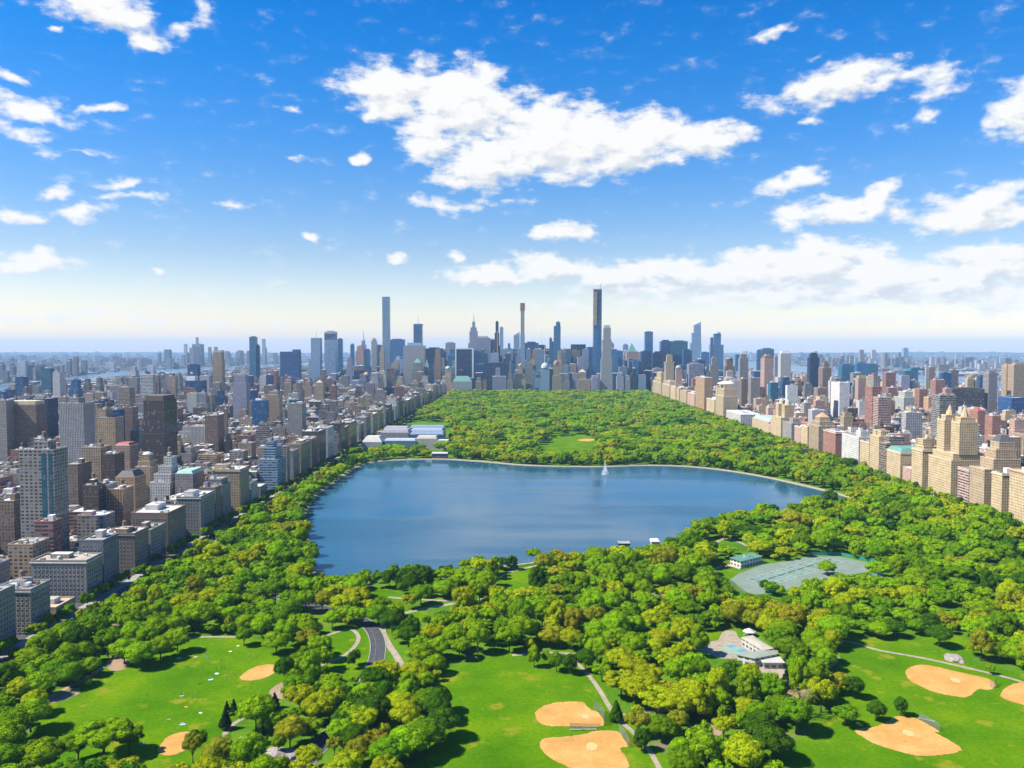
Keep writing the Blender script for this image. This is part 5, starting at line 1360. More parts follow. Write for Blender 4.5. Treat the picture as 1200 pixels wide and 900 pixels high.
def try_tree(x, y, f, wlo, whi, hs=1.0):
    q = proj(x, y, 8)
    if q is None or not (-220 < q[0] < 1420) or q[1] > 1130: return
    w = r3.triangular(wlo, whi)
    if near(x, y, w, f) or blocked(x, y): return
    k = r3.choices(['round', 'tall', 'spread'], [.6, .16, .24])[0]
    h = hs * (w * r3.uniform(.72, .95) if k != 'tall' else w * r3.uniform(1.05, 1.3)) + 2.2
    h = min(h, 21.5) * r3.uniform(.8, 1.12) * (1 + .32 * mnoise.noise(Vector((x / 38, y / 48, 5.5))))
    if y > 1480 and mnoise.noise(Vector((x / 85, y / 130, 9.7))) < -.42: return
    if hides(x, y, h, w): return
    sp = species_at(x, y)
    if sp == DG and k == 'spread': k = 'round'
    if r3.random() < 0.004: k, sp, w, h = 'conifer', EV, w * .6, h
    plant(x, y, h, w, k, sp)
for px, py in [(446,800),(440,814),(430,830),(420,842),(408,858),(424,862),(400,874),(438,848),(452,812),(345,918),(330,925),(352,930)]:
    q = G(px, py)
    if seg_dist((q.x, q.y), DRIVE) > 6.2: plant(q.x, q.y, r3.uniform(13, 17), r3.uniform(15, 19), r3.choice(['round', 'spread']), r3.choice([B, DG, MG, YG]))
for k in range(330):     # street trees along both edges of the park
    for x in (-339.5, -320.5, 534.5, 551.5):
        y = 330 + k * 9.6 + r3.uniform(-2, 2)
        if y < 3560 and r3.random() < .8: plant(x + r3.uniform(-.8, .8), y, r3.uniform(8, 13), r3.uniform(7.5, 11), r3.choice(['round', 'tall']), r3.choice([B, MG, MG, YG, DG]))
for i in range(36000):   # the woods this side of the reservoir and round it
    try_tree(r3.uniform(-316, 530), (yy_ := r3.uniform(262, 1480)), .36, 10, 23 if yy_ < 680 else 28)
for i in range(9000):    # understorey
    try_tree(r3.uniform(-316, 530), r3.uniform(262, 1480), .27, 5, 10)
for i in range(26000):   # beyond the reservoir to the park's end
    try_tree(r3.uniform(-314, 528), 1400 + 2185 * r3.random() ** 0.85, .36, 14, 40)
for (px, py, h) in [(26,632,11),(196,582,7),(205,560,6),(160,612,6),(110,610,7),(92,520,8),(8,596,8),(1130,590,9),(1175,560,8),(1062,575,8)]:   # a few in courts among the houses
    q = G(px, py); plant(q.x, q.y, h, h * .9, 'round', B)

# ------------------------------------------------------------------ which of the many show largest (a rough front-to-back count)
BW, BH = 600, 450
buf = np.full((BH, BW), -1, dtype=np.int32)
items = []
for i, t in enumerate(TREES): items.append((t[1], 0, i))
for i, s in enumerate(SPECS): items.append((s['y0'], 1, i))
for f in FOOT: items.append((f[2], 2, f))
items.sort(key=lambda a: -a[0])
NT = len(TREES)
for (yy, typ, i) in items:
    if typ == 0:
        x, y, h, w = TREES[i][:4]
        c = proj(x, y, h * .6); t = proj(x, y, h); s = proj(x + w / 2, y, h * .6)
        rx, ry = abs(s[0] - c[0]) / 2, max(.3, (c[1] - t[1]) / 2)
        cx, cy = c[0] / 2, c[1] / 2
        x0, x1, y0, y1 = int(cx - rx), int(cx + rx) + 1, int(cy - ry), int(cy + ry) + 1
        x0, y0 = max(0, x0), max(0, y0); x1, y1 = min(BW, x1), min(BH, y1)
        if x0 >= x1 or y0 >= y1: continue
        X, Yg = np.meshgrid(np.arange(x0, x1) + .5, np.arange(y0, y1) + .5)
        m = ((X - cx) / max(rx, .6)) ** 2 + ((Yg - cy) / max(ry, .6)) ** 2 < 1
        buf[y0:y1, x0:x1][m] = i
    else:
        if typ == 1: s = SPECS[i]; q4 = (s['x0'], s['x1'], s['y0'], s['y1']); h = s['h']; ident = NT + i
        else: q4 = i; h = 40.0; ident = -2
        pts = [proj(a, b, c) for a in q4[:2] for b in q4[2:] for c in (0, h)]
        if any(p is None for p in pts): continue
        xs = [p[0] / 2 for p in pts]; ys = [p[1] / 2 for p in pts]
        x0, x1, y0, y1 = max(0, int(min(xs))), min(BW, int(max(xs)) + 1), max(0, int(min(ys))), min(BH, int(max(ys)) + 1)
        if x0 < x1 and y0 < y1: buf[y0:y1, x0:x1] = ident
ids, cnt = np.unique(buf[buf >= 0], return_counts=True)
vis = dict(zip(ids.tolist(), cnt.tolist()))
tree_rank = sorted(range(NT), key=lambda i: -vis.get(i, 0))
THING_TREES = [i for i in tree_rank if vis.get(i, 0) > 0][:298]
spec_rank = sorted(range(len(SPECS)), key=lambda i: -vis.get(NT + i, 0))
THING_SPECS = set([i for i in spec_rank if vis.get(NT + i, 0) > 0][:240])
tt = set(THING_TREES)

LANDMARKS = [('small picnic meadow', 210, 800), ('asphalt drive bend', 437, 750), ('lawn with two close diamonds', 640, 845), ('paved recreation yard', 862, 762), ('tennis courts', 945, 672),
 ('right lawn with diamonds', 1085, 815), ('near shore of the reservoir', 560, 690), ('left shore of the reservoir', 350, 620), ('right tip of the reservoir', 960, 605), ('cream park houses', 1120, 625),
 ('grey left row houses', 130, 735), ('far shore track', 700, 530), ('bridle path', 500, 715), ('lower edge between the lawns', 400, 880), ('lower right woods', 840, 880), ('green-roofed tennis house', 850, 645)]
def landmark(px, py):
    return min(LANDMARKS, key=lambda l: (l[1] - px) ** 2 + ((l[2] - py) * 1.7) ** 2)[0]
def shape_word(h, w, k):
    if k == 'conifer': return 'conical'
    if k == 'tall': return 'upright'
    if w >= 17: return 'broad'
    if w < 10: return 'small'
    return 'spreading' if k == 'spread' else 'round'
for i in THING_TREES:
    x, y, h, w, k, sp = TREES[i]
    root = empty('tree', (x, y, -0.1), r3.uniform(0, 6.28), (w, w, h))
    kk = 'bare' if k == 'bare' else k
    o = bpy.data.objects.new('trunk', TRUNK[kk]); col_main.objects.link(o); o.parent = root
    me = BARE_CROWN if k == 'bare' else r3.choice(CROWN[k])
    c = bpy.data.objects.new('crown', me); col_main.objects.link(c); c.parent = root
    c.material_slots[0].link = 'OBJECT'; c.material_slots[0].material = M['leaf ' + ('olive' if sp == 'bare' else sp)]
    q = proj(x, y, h * .6)
    if k == 'bare':
        tag(root, 'nearly leafless pale tree on the right lawn edge', 'tree', 'trees of the park'); continue
    wd = f"{sp} {shape_word(h, w, k)} tree"
    tag_order(root, wd, wd + 's', f"near the {landmark(*q)}", q[0], 'tree', 'trees of the park')

# all the other trees, too many to count: one mass of woodland
src = bpy.data.collections.new('woodland_kinds')
PICK = {}
allsp = [DG, MG, B, YG, OL, RU, EV, 'maroon']
names = []
fc = {}
for k in ('round', 'tall', 'spread', 'conifer'):
    for j in range(2):
        me = crown_mesh('woodland_crown', k, 500 + j + 7 * len(fc), 17, 90, .030)
        fc[(k, j)] = me
for sp in allsp:
    for (k, j), me in fc.items():
        if (k == 'conifer') != (sp == EV): continue
        m2 = me.copy(); m2.materials.clear(); m2.materials.append(M['leaf ' + sp])
        nm = f"woodland_{len(names):03d}"
        ob = bpy.data.objects.new(nm, m2); src.objects.link(ob)
        PICK[(sp, k, j)] = len(names); names.append(nm)
rest = [t for i, t in enumerate(TREES) if i not in tt and t[4] != 'bare']
me = bpy.data.meshes.new('woods')
me.vertices.add(len(rest)); me.vertices.foreach_set('co', np.array([(t[0], t[1], -0.1) for t in rest], dtype=np.float32).ravel())
for nm, typ, data in (('pick', 'INT', [PICK[(t[5], t[4] if (t[4] == 'conifer') == (t[5] == EV) else ('conifer' if t[5] == EV else 'round'), r3.randint(0, 1))] for t in rest]),
                      ('turn', 'FLOAT', [r3.uniform(0, 6.28) for _ in rest]), ('wide', 'FLOAT', [t[3] for t in rest]), ('high', 'FLOAT', [t[2] for t in rest])):
    at = me.attributes.new(nm, typ, 'POINT'); at.data.foreach_set('value', np.array(data, dtype=np.int32 if typ == 'INT' else np.float32))
woods = bpy.data.objects.new('woods', me); col_main.objects.link(woods); tag(woods, kind='stuff')
ng = bpy.data.node_groups.new('woodland', 'GeometryNodeTree')
ng.interface.new_socket('Geometry', in_out='INPUT', socket_type='NodeSocketGeometry'); ng.interface.new_socket('Geometry', in_out='OUTPUT', socket_type='NodeSocketGeometry')
gi, go = ng.nodes.new('NodeGroupInput'), ng.nodes.new('NodeGroupOutput')
iop = ng.nodes.new('GeometryNodeInstanceOnPoints'); ci = ng.nodes.new('GeometryNodeCollectionInfo')
ci.inputs['Collection'].default_value = src; ci.inputs['Separate Children'].default_value = True; ci.inputs['Reset Children'].default_value = True
def attr(nm, typ):
    a = ng.nodes.new('GeometryNodeInputNamedAttribute'); a.data_type = typ; a.inputs['Name'].default_value = nm; return a.outputs['Attribute']
cr = ng.nodes.new('ShaderNodeCombineXYZ'); ng.links.new(attr('turn', 'FLOAT'), cr.inputs[2])
cs = ng.nodes.new('ShaderNodeCombineXYZ'); wa = attr('wide', 'FLOAT'); ng.links.new(wa, cs.inputs[0]); ng.links.new(wa, cs.inputs[1]); ng.links.new(attr('high', 'FLOAT'), cs.inputs[2])
ng.links.new(gi.outputs[0], iop.inputs['Points']); ng.links.new(ci.outputs[0], iop.inputs['Instance']); iop.inputs['Pick Instance'].default_value = True
ng.links.new(attr('pick', 'INT'), iop.inputs['Instance Index']); ng.links.new(cr.outputs[0], iop.inputs['Rotation']); ng.links.new(cs.outputs[0], iop.inputs['Scale'])
ng.links.new(iop.outputs[0], go.inputs[0])
woods.modifiers.new('woodland', 'NODES').node_group = ng

# ------------------------------------------------------------------ the ordinary houses: those that show largest as things, the rest as one city
city = MB()
ZL = [(900, 'in the nearest left blocks'), (1300, 'left of the near water'), (1700, 'left of the far water'), (2300, 'left of the museum'), (3620, 'in the far left blocks')]
ZR = [(1300, 'behind the great twin towers'), (1700, 'behind the white and red houses'), (2300, 'behind the small twin towers'), (3620, 'in the far right blocks')]
def zone(s):
    y = s['y0']; x = (s['x0'] + s['x1']) / 2
    if y >= 3610:
        q = proj(x, y, s['h'])[0]
        return 'in the left skyline' if q < 447 else 'in the central skyline' if q < 705 else 'in the right skyline'
    for m, t in (ZL if x < 0 else ZR):
        if y < m: return t
    return ZL[-1][1] if x < 0 else ZR[-1][1]
for i, s in enumerate(SPECS):
    r = random.Random(s['seed']); S = defaultdict(MB); col = PAL[s['c']]
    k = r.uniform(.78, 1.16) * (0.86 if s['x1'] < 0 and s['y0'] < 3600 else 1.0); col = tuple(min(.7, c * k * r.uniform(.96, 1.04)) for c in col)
    thing_ = i in THING_SPECS
    roof = r.choice(ROOFS)
    x0, x1, y0, y1, h = s['x0'], s['x1'], s['y0'], s['y1'], s['h']
    near_ = y0 < 2400
    w, d = x1 - x0, y1 - y0
    if h > 40 and r.random() < .45:
        hb = h * r.uniform(.72, .9)
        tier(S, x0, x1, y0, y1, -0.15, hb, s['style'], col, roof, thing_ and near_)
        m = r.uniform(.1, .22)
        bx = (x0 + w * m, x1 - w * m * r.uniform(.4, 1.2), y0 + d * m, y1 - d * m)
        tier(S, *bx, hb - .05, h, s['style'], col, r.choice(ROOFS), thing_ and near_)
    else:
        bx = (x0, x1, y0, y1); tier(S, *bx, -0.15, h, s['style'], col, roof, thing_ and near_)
    if y0 < 3600 or h > 90: clutter(S, r, *bx, h, col, y0 < 2600)
    if thing_:
        nm, pl = ('apartment_tower', 'tower') if h > 62 else ('row_house', 'low house') if h < 26 else ('apartment_building', 'house')
        if y0 >= 3610: nm, pl = ('office_tower', 'tower')
        o = finish_thing(nm, S, (x0 + x1) / 2, y0)
        tag_order(o, f"{s['c']} {pl}", f"{s['c']} {pl}s", zone(s), proj((x0 + x1) / 2, y0, h)[0], nm.replace('_', ' '), {'apartment_tower': 'apartment towers of the blocks', 'row_house': 'low houses of the blocks', 'office_tower': 'office towers of the skyline'}.get(nm, 'apartment houses of the blocks'))
    else:
        for v in S.values(): city.join(v)
# the boroughs across the rivers
r4 = random.Random(31)
FAR_C = [(0.55, 0.53, 0.50), (0.36, 0.30, 0.26), (0.30, 0.20, 0.16), (0.62, 0.61, 0.60), (0.24, 0.25, 0.27), (0.42, 0.38, 0.32)]
def far_box(x, y, w, d, h):
    q = proj(x, y, h)
    if q is None or not (-40 < q[0] < 1240): return
    if inside((x, y), RIVER) and not inside((x, y), ISLE): return
    kk = r4.uniform(.35, .8); c = tuple(k * kk for k in r4.choice(FAR_C))
    city.box(x - w / 2, x + w / 2, y, y + d, -2.6, h, 'punched' if h > 25 else 'roofing', c, 'roofing', r4.choice(ROOFS))
for i in range(15000):
    y = 1500 * (22 ** r4.random()); x = y * r4.uniform(-.70, .70)
    if -2300 < x < 1880 and y < 7800: continue
    big = r4.random() < .05
    far_box(x, y, r4.uniform(14, 60) * (1 + y / 12000), r4.uniform(14, 40), r4.uniform(40, 95) if big else r4.uniform(7, 22))
for (px, Yc, n, hm) in [(60, 5200, 30, 90), (100, 5800, 22, 110), (135, 5600, 14, 120), (25, 6500, 24, 70), (230, 9500, 26, 170), (300, 9800, 22, 150), (260, 9300, 18, 150), (1000, 7800, 24, 110), (1060, 9000, 18, 90), (1140, 8200, 22, 70), (950, 9000, 20, 100), (180, 7600, 18, 80), (340, 9000, 16, 120), (975, 8600, 14, 120)]:
    c = P(px, 408, Yc)
    for i in range(n):
        far_box(c.x + r4.gauss(0, 220), c.y + r4.uniform(-300, 500), r4.uniform(22, 45), 30, max(25, r4.gauss(hm, hm * .3)))
for i in range(60):   # glass warehouses and piers on the far bank
    px = r4.uniform(1090, 1195); c = P(px, 408, r4.uniform(5000, 7000)); far_box(c.x, c.y, r4.uniform(60, 200), 60, r4.uniform(12, 30))
o = city.build('distant_city'); tag(o, kind='stuff')
# low hills on the horizon
mb = MB()
for (xa, xb, y, h) in ((7000, 19000, 25000, 110), (-21000, -9000, 29000, 80), (1000, 9000, 29500, 70)):
    n = 24; prev = None
    for i in range(n + 1):
        x = xa + (xb - xa) * i / n; t = i / n
        hh = h * math.sin(math.pi * t) ** .6 * (.6 + .5 * abs(mnoise.noise(Vector((x / 2500, y / 900, 1)))))
        cur = ((x, y, -2.6), (x, y + 900, hh), (x, y + 2600, -2.6))
        if prev:
            mb.quad(prev[0], cur[0], cur[1], prev[1], 'hill'); mb.quad(prev[1], cur[1], cur[2], prev[2], 'hill')
        prev = cur
tag(mb.build('hills'), kind='structure')
# ------------------------------------------------------------------ buildings and small things inside the park
def mat_alpha(name, c, a):
    m, nt, b = newmat(name)
    b.inputs['Base Color'].default_value = (*c, 1); b.inputs['Alpha'].default_value = a; b.inputs['Roughness'].default_value = 0.6
mat_alpha('chain_link', (0.16, 0.17, 0.17), 0.42)
mat_alpha('windscreen', (0.02, 0.22, 0.15), 0.9)
mat_alpha('spray', (0.85, 0.87, 0.90), 0.42)

def roof_house(S, px_roof, z, wall_c, roof_c, wall_mat='stone', rise=0.0, wname='wall', rname='roof'):
    """walls under a roof whose outline (at height z) is given in photograph pixels"""
    pts = ccw([(G(x, y, z).x, G(x, y, z).y) for x, y in px_roof])
    cx, cy = sum(p[0] for p in pts) / len(pts), sum(p[1] for p in pts) / len(pts)
    inn = [(cx + (p[0] - cx) * .93, cy + (p[1] - cy) * .93) for p in pts]
    S[wname].walls(inn, 0, z, wall_mat, wall_c)
    S[rname].walls(pts, z, z + .4, 'paint', tuple(k * .8 for k in roof_c)); S[rname].cap(pts[::-1], z, 'paint', roof_c)
    if rise:
        p2 = [(cx + (p[0] - cx) * .35, cy + (p[1] - cy) * .35) for p in pts]
        S[rname].walls(pts, z + .4, z + .4 + rise, 'paint', roof_c, p2); S[rname].cap(p2, z + .4 + rise, 'paint', roof_c)
    else: S[rname].cap(pts, z + .4, 'roofing', roof_c)
    return pts, (cx, cy)

# tennis courts
ctp = ground_pts([(856,679),(866,672),(894,662),(922,658),(948,652),(982,652),(1026,661),(1023,669),(990,675),(930,690),(888,697),(876,695)])
sheet('court_apron', ctp, 0.10, 'dirt', (0.175, 0.215, 0.165))
A0, A1 = G(860, 679), G(948, 652.5); ax_ = Vector((A1.x - A0.x, A1.y - A0.y, 0)).normalized(); bx_ = Vector((-ax_.y, ax_.x, 0))
ctc = ccw(ctp)
nets = []
for j in range(-4, 4):
    for i in range(-3, 22):
        o = Vector((A0.x, A0.y, 0)) + ax_ * (i * 15.5 + 7) + bx_ * (j * 37 + 6)
        cs = [o, o + ax_ * 11, o + ax_ * 11 + bx_ * 24, o + bx_ * 24]
        if not all(inside((c.x, c.y), ctc) for c in cs): continue
        mb = MB(); z = 0.13
        g_ = r4.uniform(.9, 1.1)
        mb.quad(*[(c.x, c.y, z) for c in cs], 'dirt', (0.125 * g_, 0.205 * g_, 0.150 * g_))
        def line(u0, v0, u1, v1):
            a = o + ax_ * u0 + bx_ * v0; b = o + ax_ * u1 + bx_ * v1; d = (b - a).normalized(); n = Vector((-d.y, d.x, 0)) * .09
            mb.quad(*[(q.x, q.y, z + .02) for q in (a - n, b - n, b + n, a + n)], 'paint', (0.75, 0.76, 0.74))
        for l in ((0,0,0,24),(11,0,11,24),(1.37,0,1.37,24),(9.6,0,9.6,24),(0,0,11,0),(0,24,11,24),(1.37,5.6,9.6,5.6),(1.37,18.3,9.6,18.3),(5.5,5.6,5.5,18.3)): line(*l)
        tag(mb.build('tennis_court'), kind='structure')
        c = o + ax_ * 5.5 + bx_ * 12
        e = empty('tennis_net', (c.x, c.y, .14), math.atan2(ax_.y, ax_.x))
        n = MB(); n.box(-6, 6, -.03, .03, .1, .95, 'chain_link'); n.box(-6, 6, -.05, .05, .95, 1.07, 'paint', (.8, .8, .8)); n.build('net', e)
        n = MB(); n.cone(-6.1, 0, .06, .06, 0, 1.15, 6, 'paint', (.1, .2, .15)); n.cone(6.1, 0, .06, .06, 0, 1.15, 6, 'paint', (.1, .2, .15)); n.build('net_post', e)
        tag_order(e, 'low white-taped net', 'low white-taped nets', 'across the clay tennis courts', proj(c.x, c.y, 0)[0], 'tennis net', 'nets of the tennis courts')
q = ground_pts([(1018,674),(1030,671.5),(1038,674.5),(1024,679)]); sheet('blue_court', q, 0.12, 'dirt', (0.10, 0.22, 0.55))
def fence(px, h, name, label, mat, post=(0.15, 0.16, 0.16), step=4.0):
    L = ground_pts(px); root = empty(name, (L[0][0], L[0][1], 0.05)); ox, oy = L[0]
    pn, pp = MB(), MB()
    for a, b in zip(L[:-1], L[1:]):
        l = math.hypot(b[0] - a[0], b[1] - a[1]); n = max(1, int(l / step))
        for i in range(n):
            t0, t1 = i / n, (i + 1) / n
            p0 = (a[0] + (b[0] - a[0]) * t0 - ox, a[1] + (b[1] - a[1]) * t0 - oy); p1 = (a[0] + (b[0] - a[0]) * t1 - ox, a[1] + (b[1] - a[1]) * t1 - oy)
            pn.quad((*p0, .1), (*p1, .1), (*p1, h), (*p0, h), mat)
            pp.cone(*p0, .07, .07, 0, h + .1, 6, 'paint', post)
            pp.tube([(*p0, h), (*p1, h)], [.05, .05], 5, 'paint', post)
    pn.build('mesh_panel', root); pp.build('fence_frame', root); tag(root, label, 'fence')
fence([(950,650.5),(966,650.5),(984,651),(1006,655),(1029,660),(1026,670)], 3.2, 'court_fence', 'dark green screened fence round the back of the tennis courts', 'windscreen', (0.02, 0.12, 0.09))
fence([(854,682),(862,690),(874,697)], 3.0, 'court_fence', 'low grey mesh fence at left end of the tennis courts', 'chain_link')
# tennis house
S = defaultdict(MB)
pts, (cx, cy) = roof_house(S, [(854.5,654),(868,658.5),(894.5,652),(880,648)], 6.2, (0.62, 0.58, 0.50), (0.09, 0.21, 0.15), wall_mat='punched_wide', rise=0)
S['cupola'].box(cx - 2, cx + 2, cy - 1.5, cy + 1.5, 6.6, 8.6, 'stone', (.6, .58, .5), 'paint', (0.09, 0.21, 0.15))
S['veranda'].walls([(cx + (p[0] - cx) * 1.12, cy + (p[1] - cy) * 1.12) for p in pts], 0, 1.0, 'stone', (0.5, 0.46, 0.4))
tag(finish_thing('tennis_house', S, cx, cy), 'white tennis house with flat green copper roof beside the courts', 'tennis house')

# recreation yard
sheet('paved_yard', ground_pts([(815,762),(826,754),(842,750),(848,738),(862,740),(866,748),(886,762),(916,772),(926,784),(912,798),(892,790),(880,772),(846,772)]), 0.11, 'gravel_path')
sheet('play_court', ground_pts([(842.5,760),(859,755),(877,762.5),(866,768.5)]), 0.15, 'dirt', (0.20, 0.33, 0.24))
for p in ([(851,757.5),(859,755.3),(864,757.2),(856,759.6)], [(863,763),(870,760.6),(876,762.4),(868,765.2)]): sheet('blue_key', ground_pts(p), 0.18, 'dirt', (0.13, 0.23, 0.36))
sheet('orange_court', ground_pts([(871,752),(875,751),(890,762),(884,763.5)]), 0.15, 'dirt', (0.60, 0.20, 0.08))
S = defaultdict(MB)
roof_house(S, [(868,747.5),(882,745),(907,760.5),(894,763)], 5.0, (0.45, 0.40, 0.34), (0.42, 0.37, 0.28), 'punched_wide', 0.8)
roof_house(S, [(862,767.5),(891,762.8),(911.5,762.5),(912,767),(884,772.5)], 5.6, (0.48, 0.45, 0.40), (0.26, 0.28, 0.21), 'punched_wide', 0.7, 'front_wall', 'front_roof')
cx, cy = G(888, 768).x, G(888, 768).y
tag(finish_thing('recreation_centre', S, cx, cy), 'low L-shaped recreation building, one wing tan and one grey green', 'recreation centre')
g = G(878, 745); S = defaultdict(MB)
for a in range(6): S['post'].cone(g.x + 3.6 * math.cos(a * 1.047), g.y + 3.6 * math.sin(a * 1.047), .18, .15, 0, 3.2, 6, 'paint', (.6, .58, .55))
S['roof'].cone(g.x, g.y, 4.8, .3, 3.2, 5.4, 6, 'paint', (0.5, 0.46, 0.43))
tag(finish_thing('gazebo', S, g.x, g.y), 'open pavilion with pale six-sided roof behind the recreation building', 'pavilion')
g = G(904, 781); S = defaultdict(MB)
S['roof'].box(g.x - 7, g.x + 7, g.y - 5, g.y + 5, 4.0, 4.4, 'paint', (.48, .44, .38), bottom=True); S['wall'].box(g.x - 6, g.x + 6, g.y - 4, g.y + 4, 0, 3.99, 'punched_wide', (.5, .46, .4))
tag(finish_thing('park_shed', S, g.x, g.y), 'small pale flat-roofed shed below the recreation building', 'shed')

# gatehouses of the reservoir
def gatehouse(pl, pr, base, top, label, wall_c, roof_c, hip=False, dp=9):
    a, b = G(pl, base), G(pr, base); Y = a.y; h = P(pl, top, Y).z; S = defaultdict(MB)
    zb = 0.2
    S['wall'].box(a.x, b.x, Y, Y + dp, zb, h - 1.6, 'punched_wide', wall_c)
    top_piece(S, 'mansard' if hip else 'crown', a.x - .8, b.x + .8, Y - .8, Y + dp + .8, h - 1.6, 1.6, roof_c)
    if not hip: S['roof'].box(a.x - .8, b.x + .8, Y - .8, Y + dp + .8, h - 1.58, h - .4, 'paint', roof_c, bottom=True)
    S['door'].box((a.x + b.x) / 2 - 1, (a.x + b.x) / 2 + 1, Y - .12, Y - .01, zb, zb + 3, 'timber', (.06, .05, .04))
    tag(finish_thing('gatehouse', S, (a.x + b.x) / 2, Y), label, 'gatehouse')
gatehouse(506, 524.5, 538, 530.6, 'dark stone gatehouse with pale roof on the far left shore', (0.11, 0.10, 0.10), (0.48, 0.45, 0.42), True, 14)
gatehouse(725.5, 737.5, 651, 636.5, 'grey flat-roofed gatehouse on the near shore of the water', (0.20, 0.18, 0.16), (0.34, 0.32, 0.30))
gatehouse(763.5, 772.5, 645, 633, 'white hip-roofed gatehouse on the near shore, behind round trees', (0.45, 0.42, 0.38), (0.55, 0.54, 0.52), True)

# museum in the park on the left
S = defaultdict(MB)
def range_(l, r, top, Y, dp, wc, rc, style='stone', part='wall', gable=0.0):
    a, b = P(l, top, Y), P(r, top, Y)
    rc = tuple(k * .68 for k in rc); wc = tuple(k * .8 for k in wc)
    S[part].walls([(a.x, Y), (b.x, Y), (b.x, Y + dp), (a.x, Y + dp)], 0, a.z, style, wc)
    if gable:
        top_piece(S, 'mansard', a.x, b.x, Y, Y + dp, a.z - .02, gable, rc)
    else: S['roof'].cap([(a.x, Y), (b.x, Y), (b.x, Y + dp), (a.x, Y + dp)], a.z, 'roofing', rc)
WT = (0.60, 0.59, 0.57)
range_(424, 447.5, 518, 1590, 40, (0.42, 0.40, 0.38), (0.72, 0.68, 0.62), gable=10)
range_(450, 487, 516.5, 1602, 26, (0.22, 0.32, 0.42), (0.55, 0.60, 0.66), 'curtain', 'glazed_wing', gable=3)
range_(487.4, 512, 514, 1606, 34, (0.52, 0.46, 0.38), (0.66, 0.58, 0.48), gable=4)
range_(512.3, 525, 516, 1600, 22, WT, (0.72, 0.72, 0.70))
range_(447, 479, 507, 1655, 50, (0.32, 0.29, 0.31), (0.40, 0.38, 0.40), gable=5)
range_(449, 478, 503, 1716, 40, (0.34, 0.31, 0.34), (0.46, 0.42, 0.42), gable=4)
range_(480, 520, 509, 1650, 26, (0.10, 0.16, 0.24), (0.30, 0.40, 0.52), 'curtain', 'glazed_wing', gable=4)
range_(481, 519, 505, 1690, 26, (0.08, 0.13, 0.22), (0.42, 0.50, 0.60), 'curtain', 'glazed_wing', gable=4)
range_(480, 521, 501.5, 1730, 30, (0.08, 0.13, 0.22), (0.30, 0.38, 0.48), 'curtain', 'glazed_wing', gable=4)
range_(441, 455, 506, 1660, 30, (0.30, 0.26, 0.24), (0.45, 0.30, 0.20))
cx = P(475, 510, 1600).x
tag(finish_thing('museum', S, cx, 1600), 'long low museum of many pale and blue roofs among left trees', 'museum')

# backstops, players' benches
fence(crop([(612,470),(660,480),(700,545),(690,585)], 600, 760, 6.428), 5.0, 'backstop', 'grey backstop fence behind the smaller of two close diamonds', 'chain_link')
fence(crop([(805,632),(846,680),(884,748)], 600, 760, 6.428), 5.0, 'backstop', 'grey backstop fence behind the larger of two close diamonds', 'chain_link')
fence(crop([(440,598),(555,604),(666,604)], 600, 760, 6.428), 2.6, 'dugout_fence', 'low dugout fence between the two close diamonds', 'chain_link')
fence(crop([(708,452),(760,482),(806,510)], 900, 730, 4), 4.0, 'backstop', 'grey backstop fence behind the nearest right diamond', 'chain_link')
fence(crop([(1042,302),(1060,306),(1074,285)], 900, 730, 4), 4.0, 'backstop', 'small backstop fence between two far right diamonds', 'chain_link')
def bench(px, py, rz, label):
    g = G(px, py); e = empty('player_bench', (g.x, g.y, .1), rz)
    b = MB(); b.box(-4, 4, -.2, .2, .42, .5, 'timber', (.42, .40, .36), bottom=True); b.build('seat', e)
    b = MB(); b.box(-4, 4, .18, .24, .6, 1.0, 'timber', (.42, .40, .36), bottom=True); b.build('backrest', e)
    for x in (-3.6, 0, 3.6):
        b = MB(); b.box(x - .06, x + .06, -.18, .18, 0, .415, 'paint', (.2, .2, .2)); b.build('leg', e)
    tag(e, label, 'bench', 'benches of the diamonds')
bench(676, 856.2, .05, 'long grey bench left of the dugout fence'); bench(690, 855.8, .05, 'long grey bench right along the dugout fence'); bench(1086, 845, -.5, 'long grey bench by the nearest right diamond')

# rocks
def rock(px, py, w, d, h, label, seed):
    bm = bmesh.new(); bmesh.ops.create_icosphere(bm, subdivisions=3, radius=1.0)
    for v in bm.verts:
        n = mnoise.noise(v.co * 1.3 + Vector((seed, 0, 0))) * .45 + mnoise.noise(v.co * 3.1 + Vector((seed, 4, 0))) * .2
        v.co *= 1 + n; v.co.x *= w / 2; v.co.y *= d / 2; v.co.z = max(-.3, v.co.z) * h
    me = bpy.data.meshes.new('rock_outcrop'); bm.to_mesh(me); bm.free(); me.materials.append(M['outcrop'])
    o = bpy.data.objects.new('rock_outcrop', me); col_main.objects.link(o); g = G(px, py); o.location = (g.x, g.y, .1); tag(o, label, 'rock')
plain('outcrop', (0.30, 0.25, 0.22), 0.95, 0.3, 0.5)
rock(324, 888, 18, 16, 2.6, 'broad bare rock outcrop under the trees near the lower drive', 1.0)
rock(1118, 772, 11, 16, 1.8, 'pinkish bare rock outcrop beside the right lawn path', 5.0)
rock(286, 868, 8, 7, 1.6, 'small rock beside the path below the small meadow', 9.0)

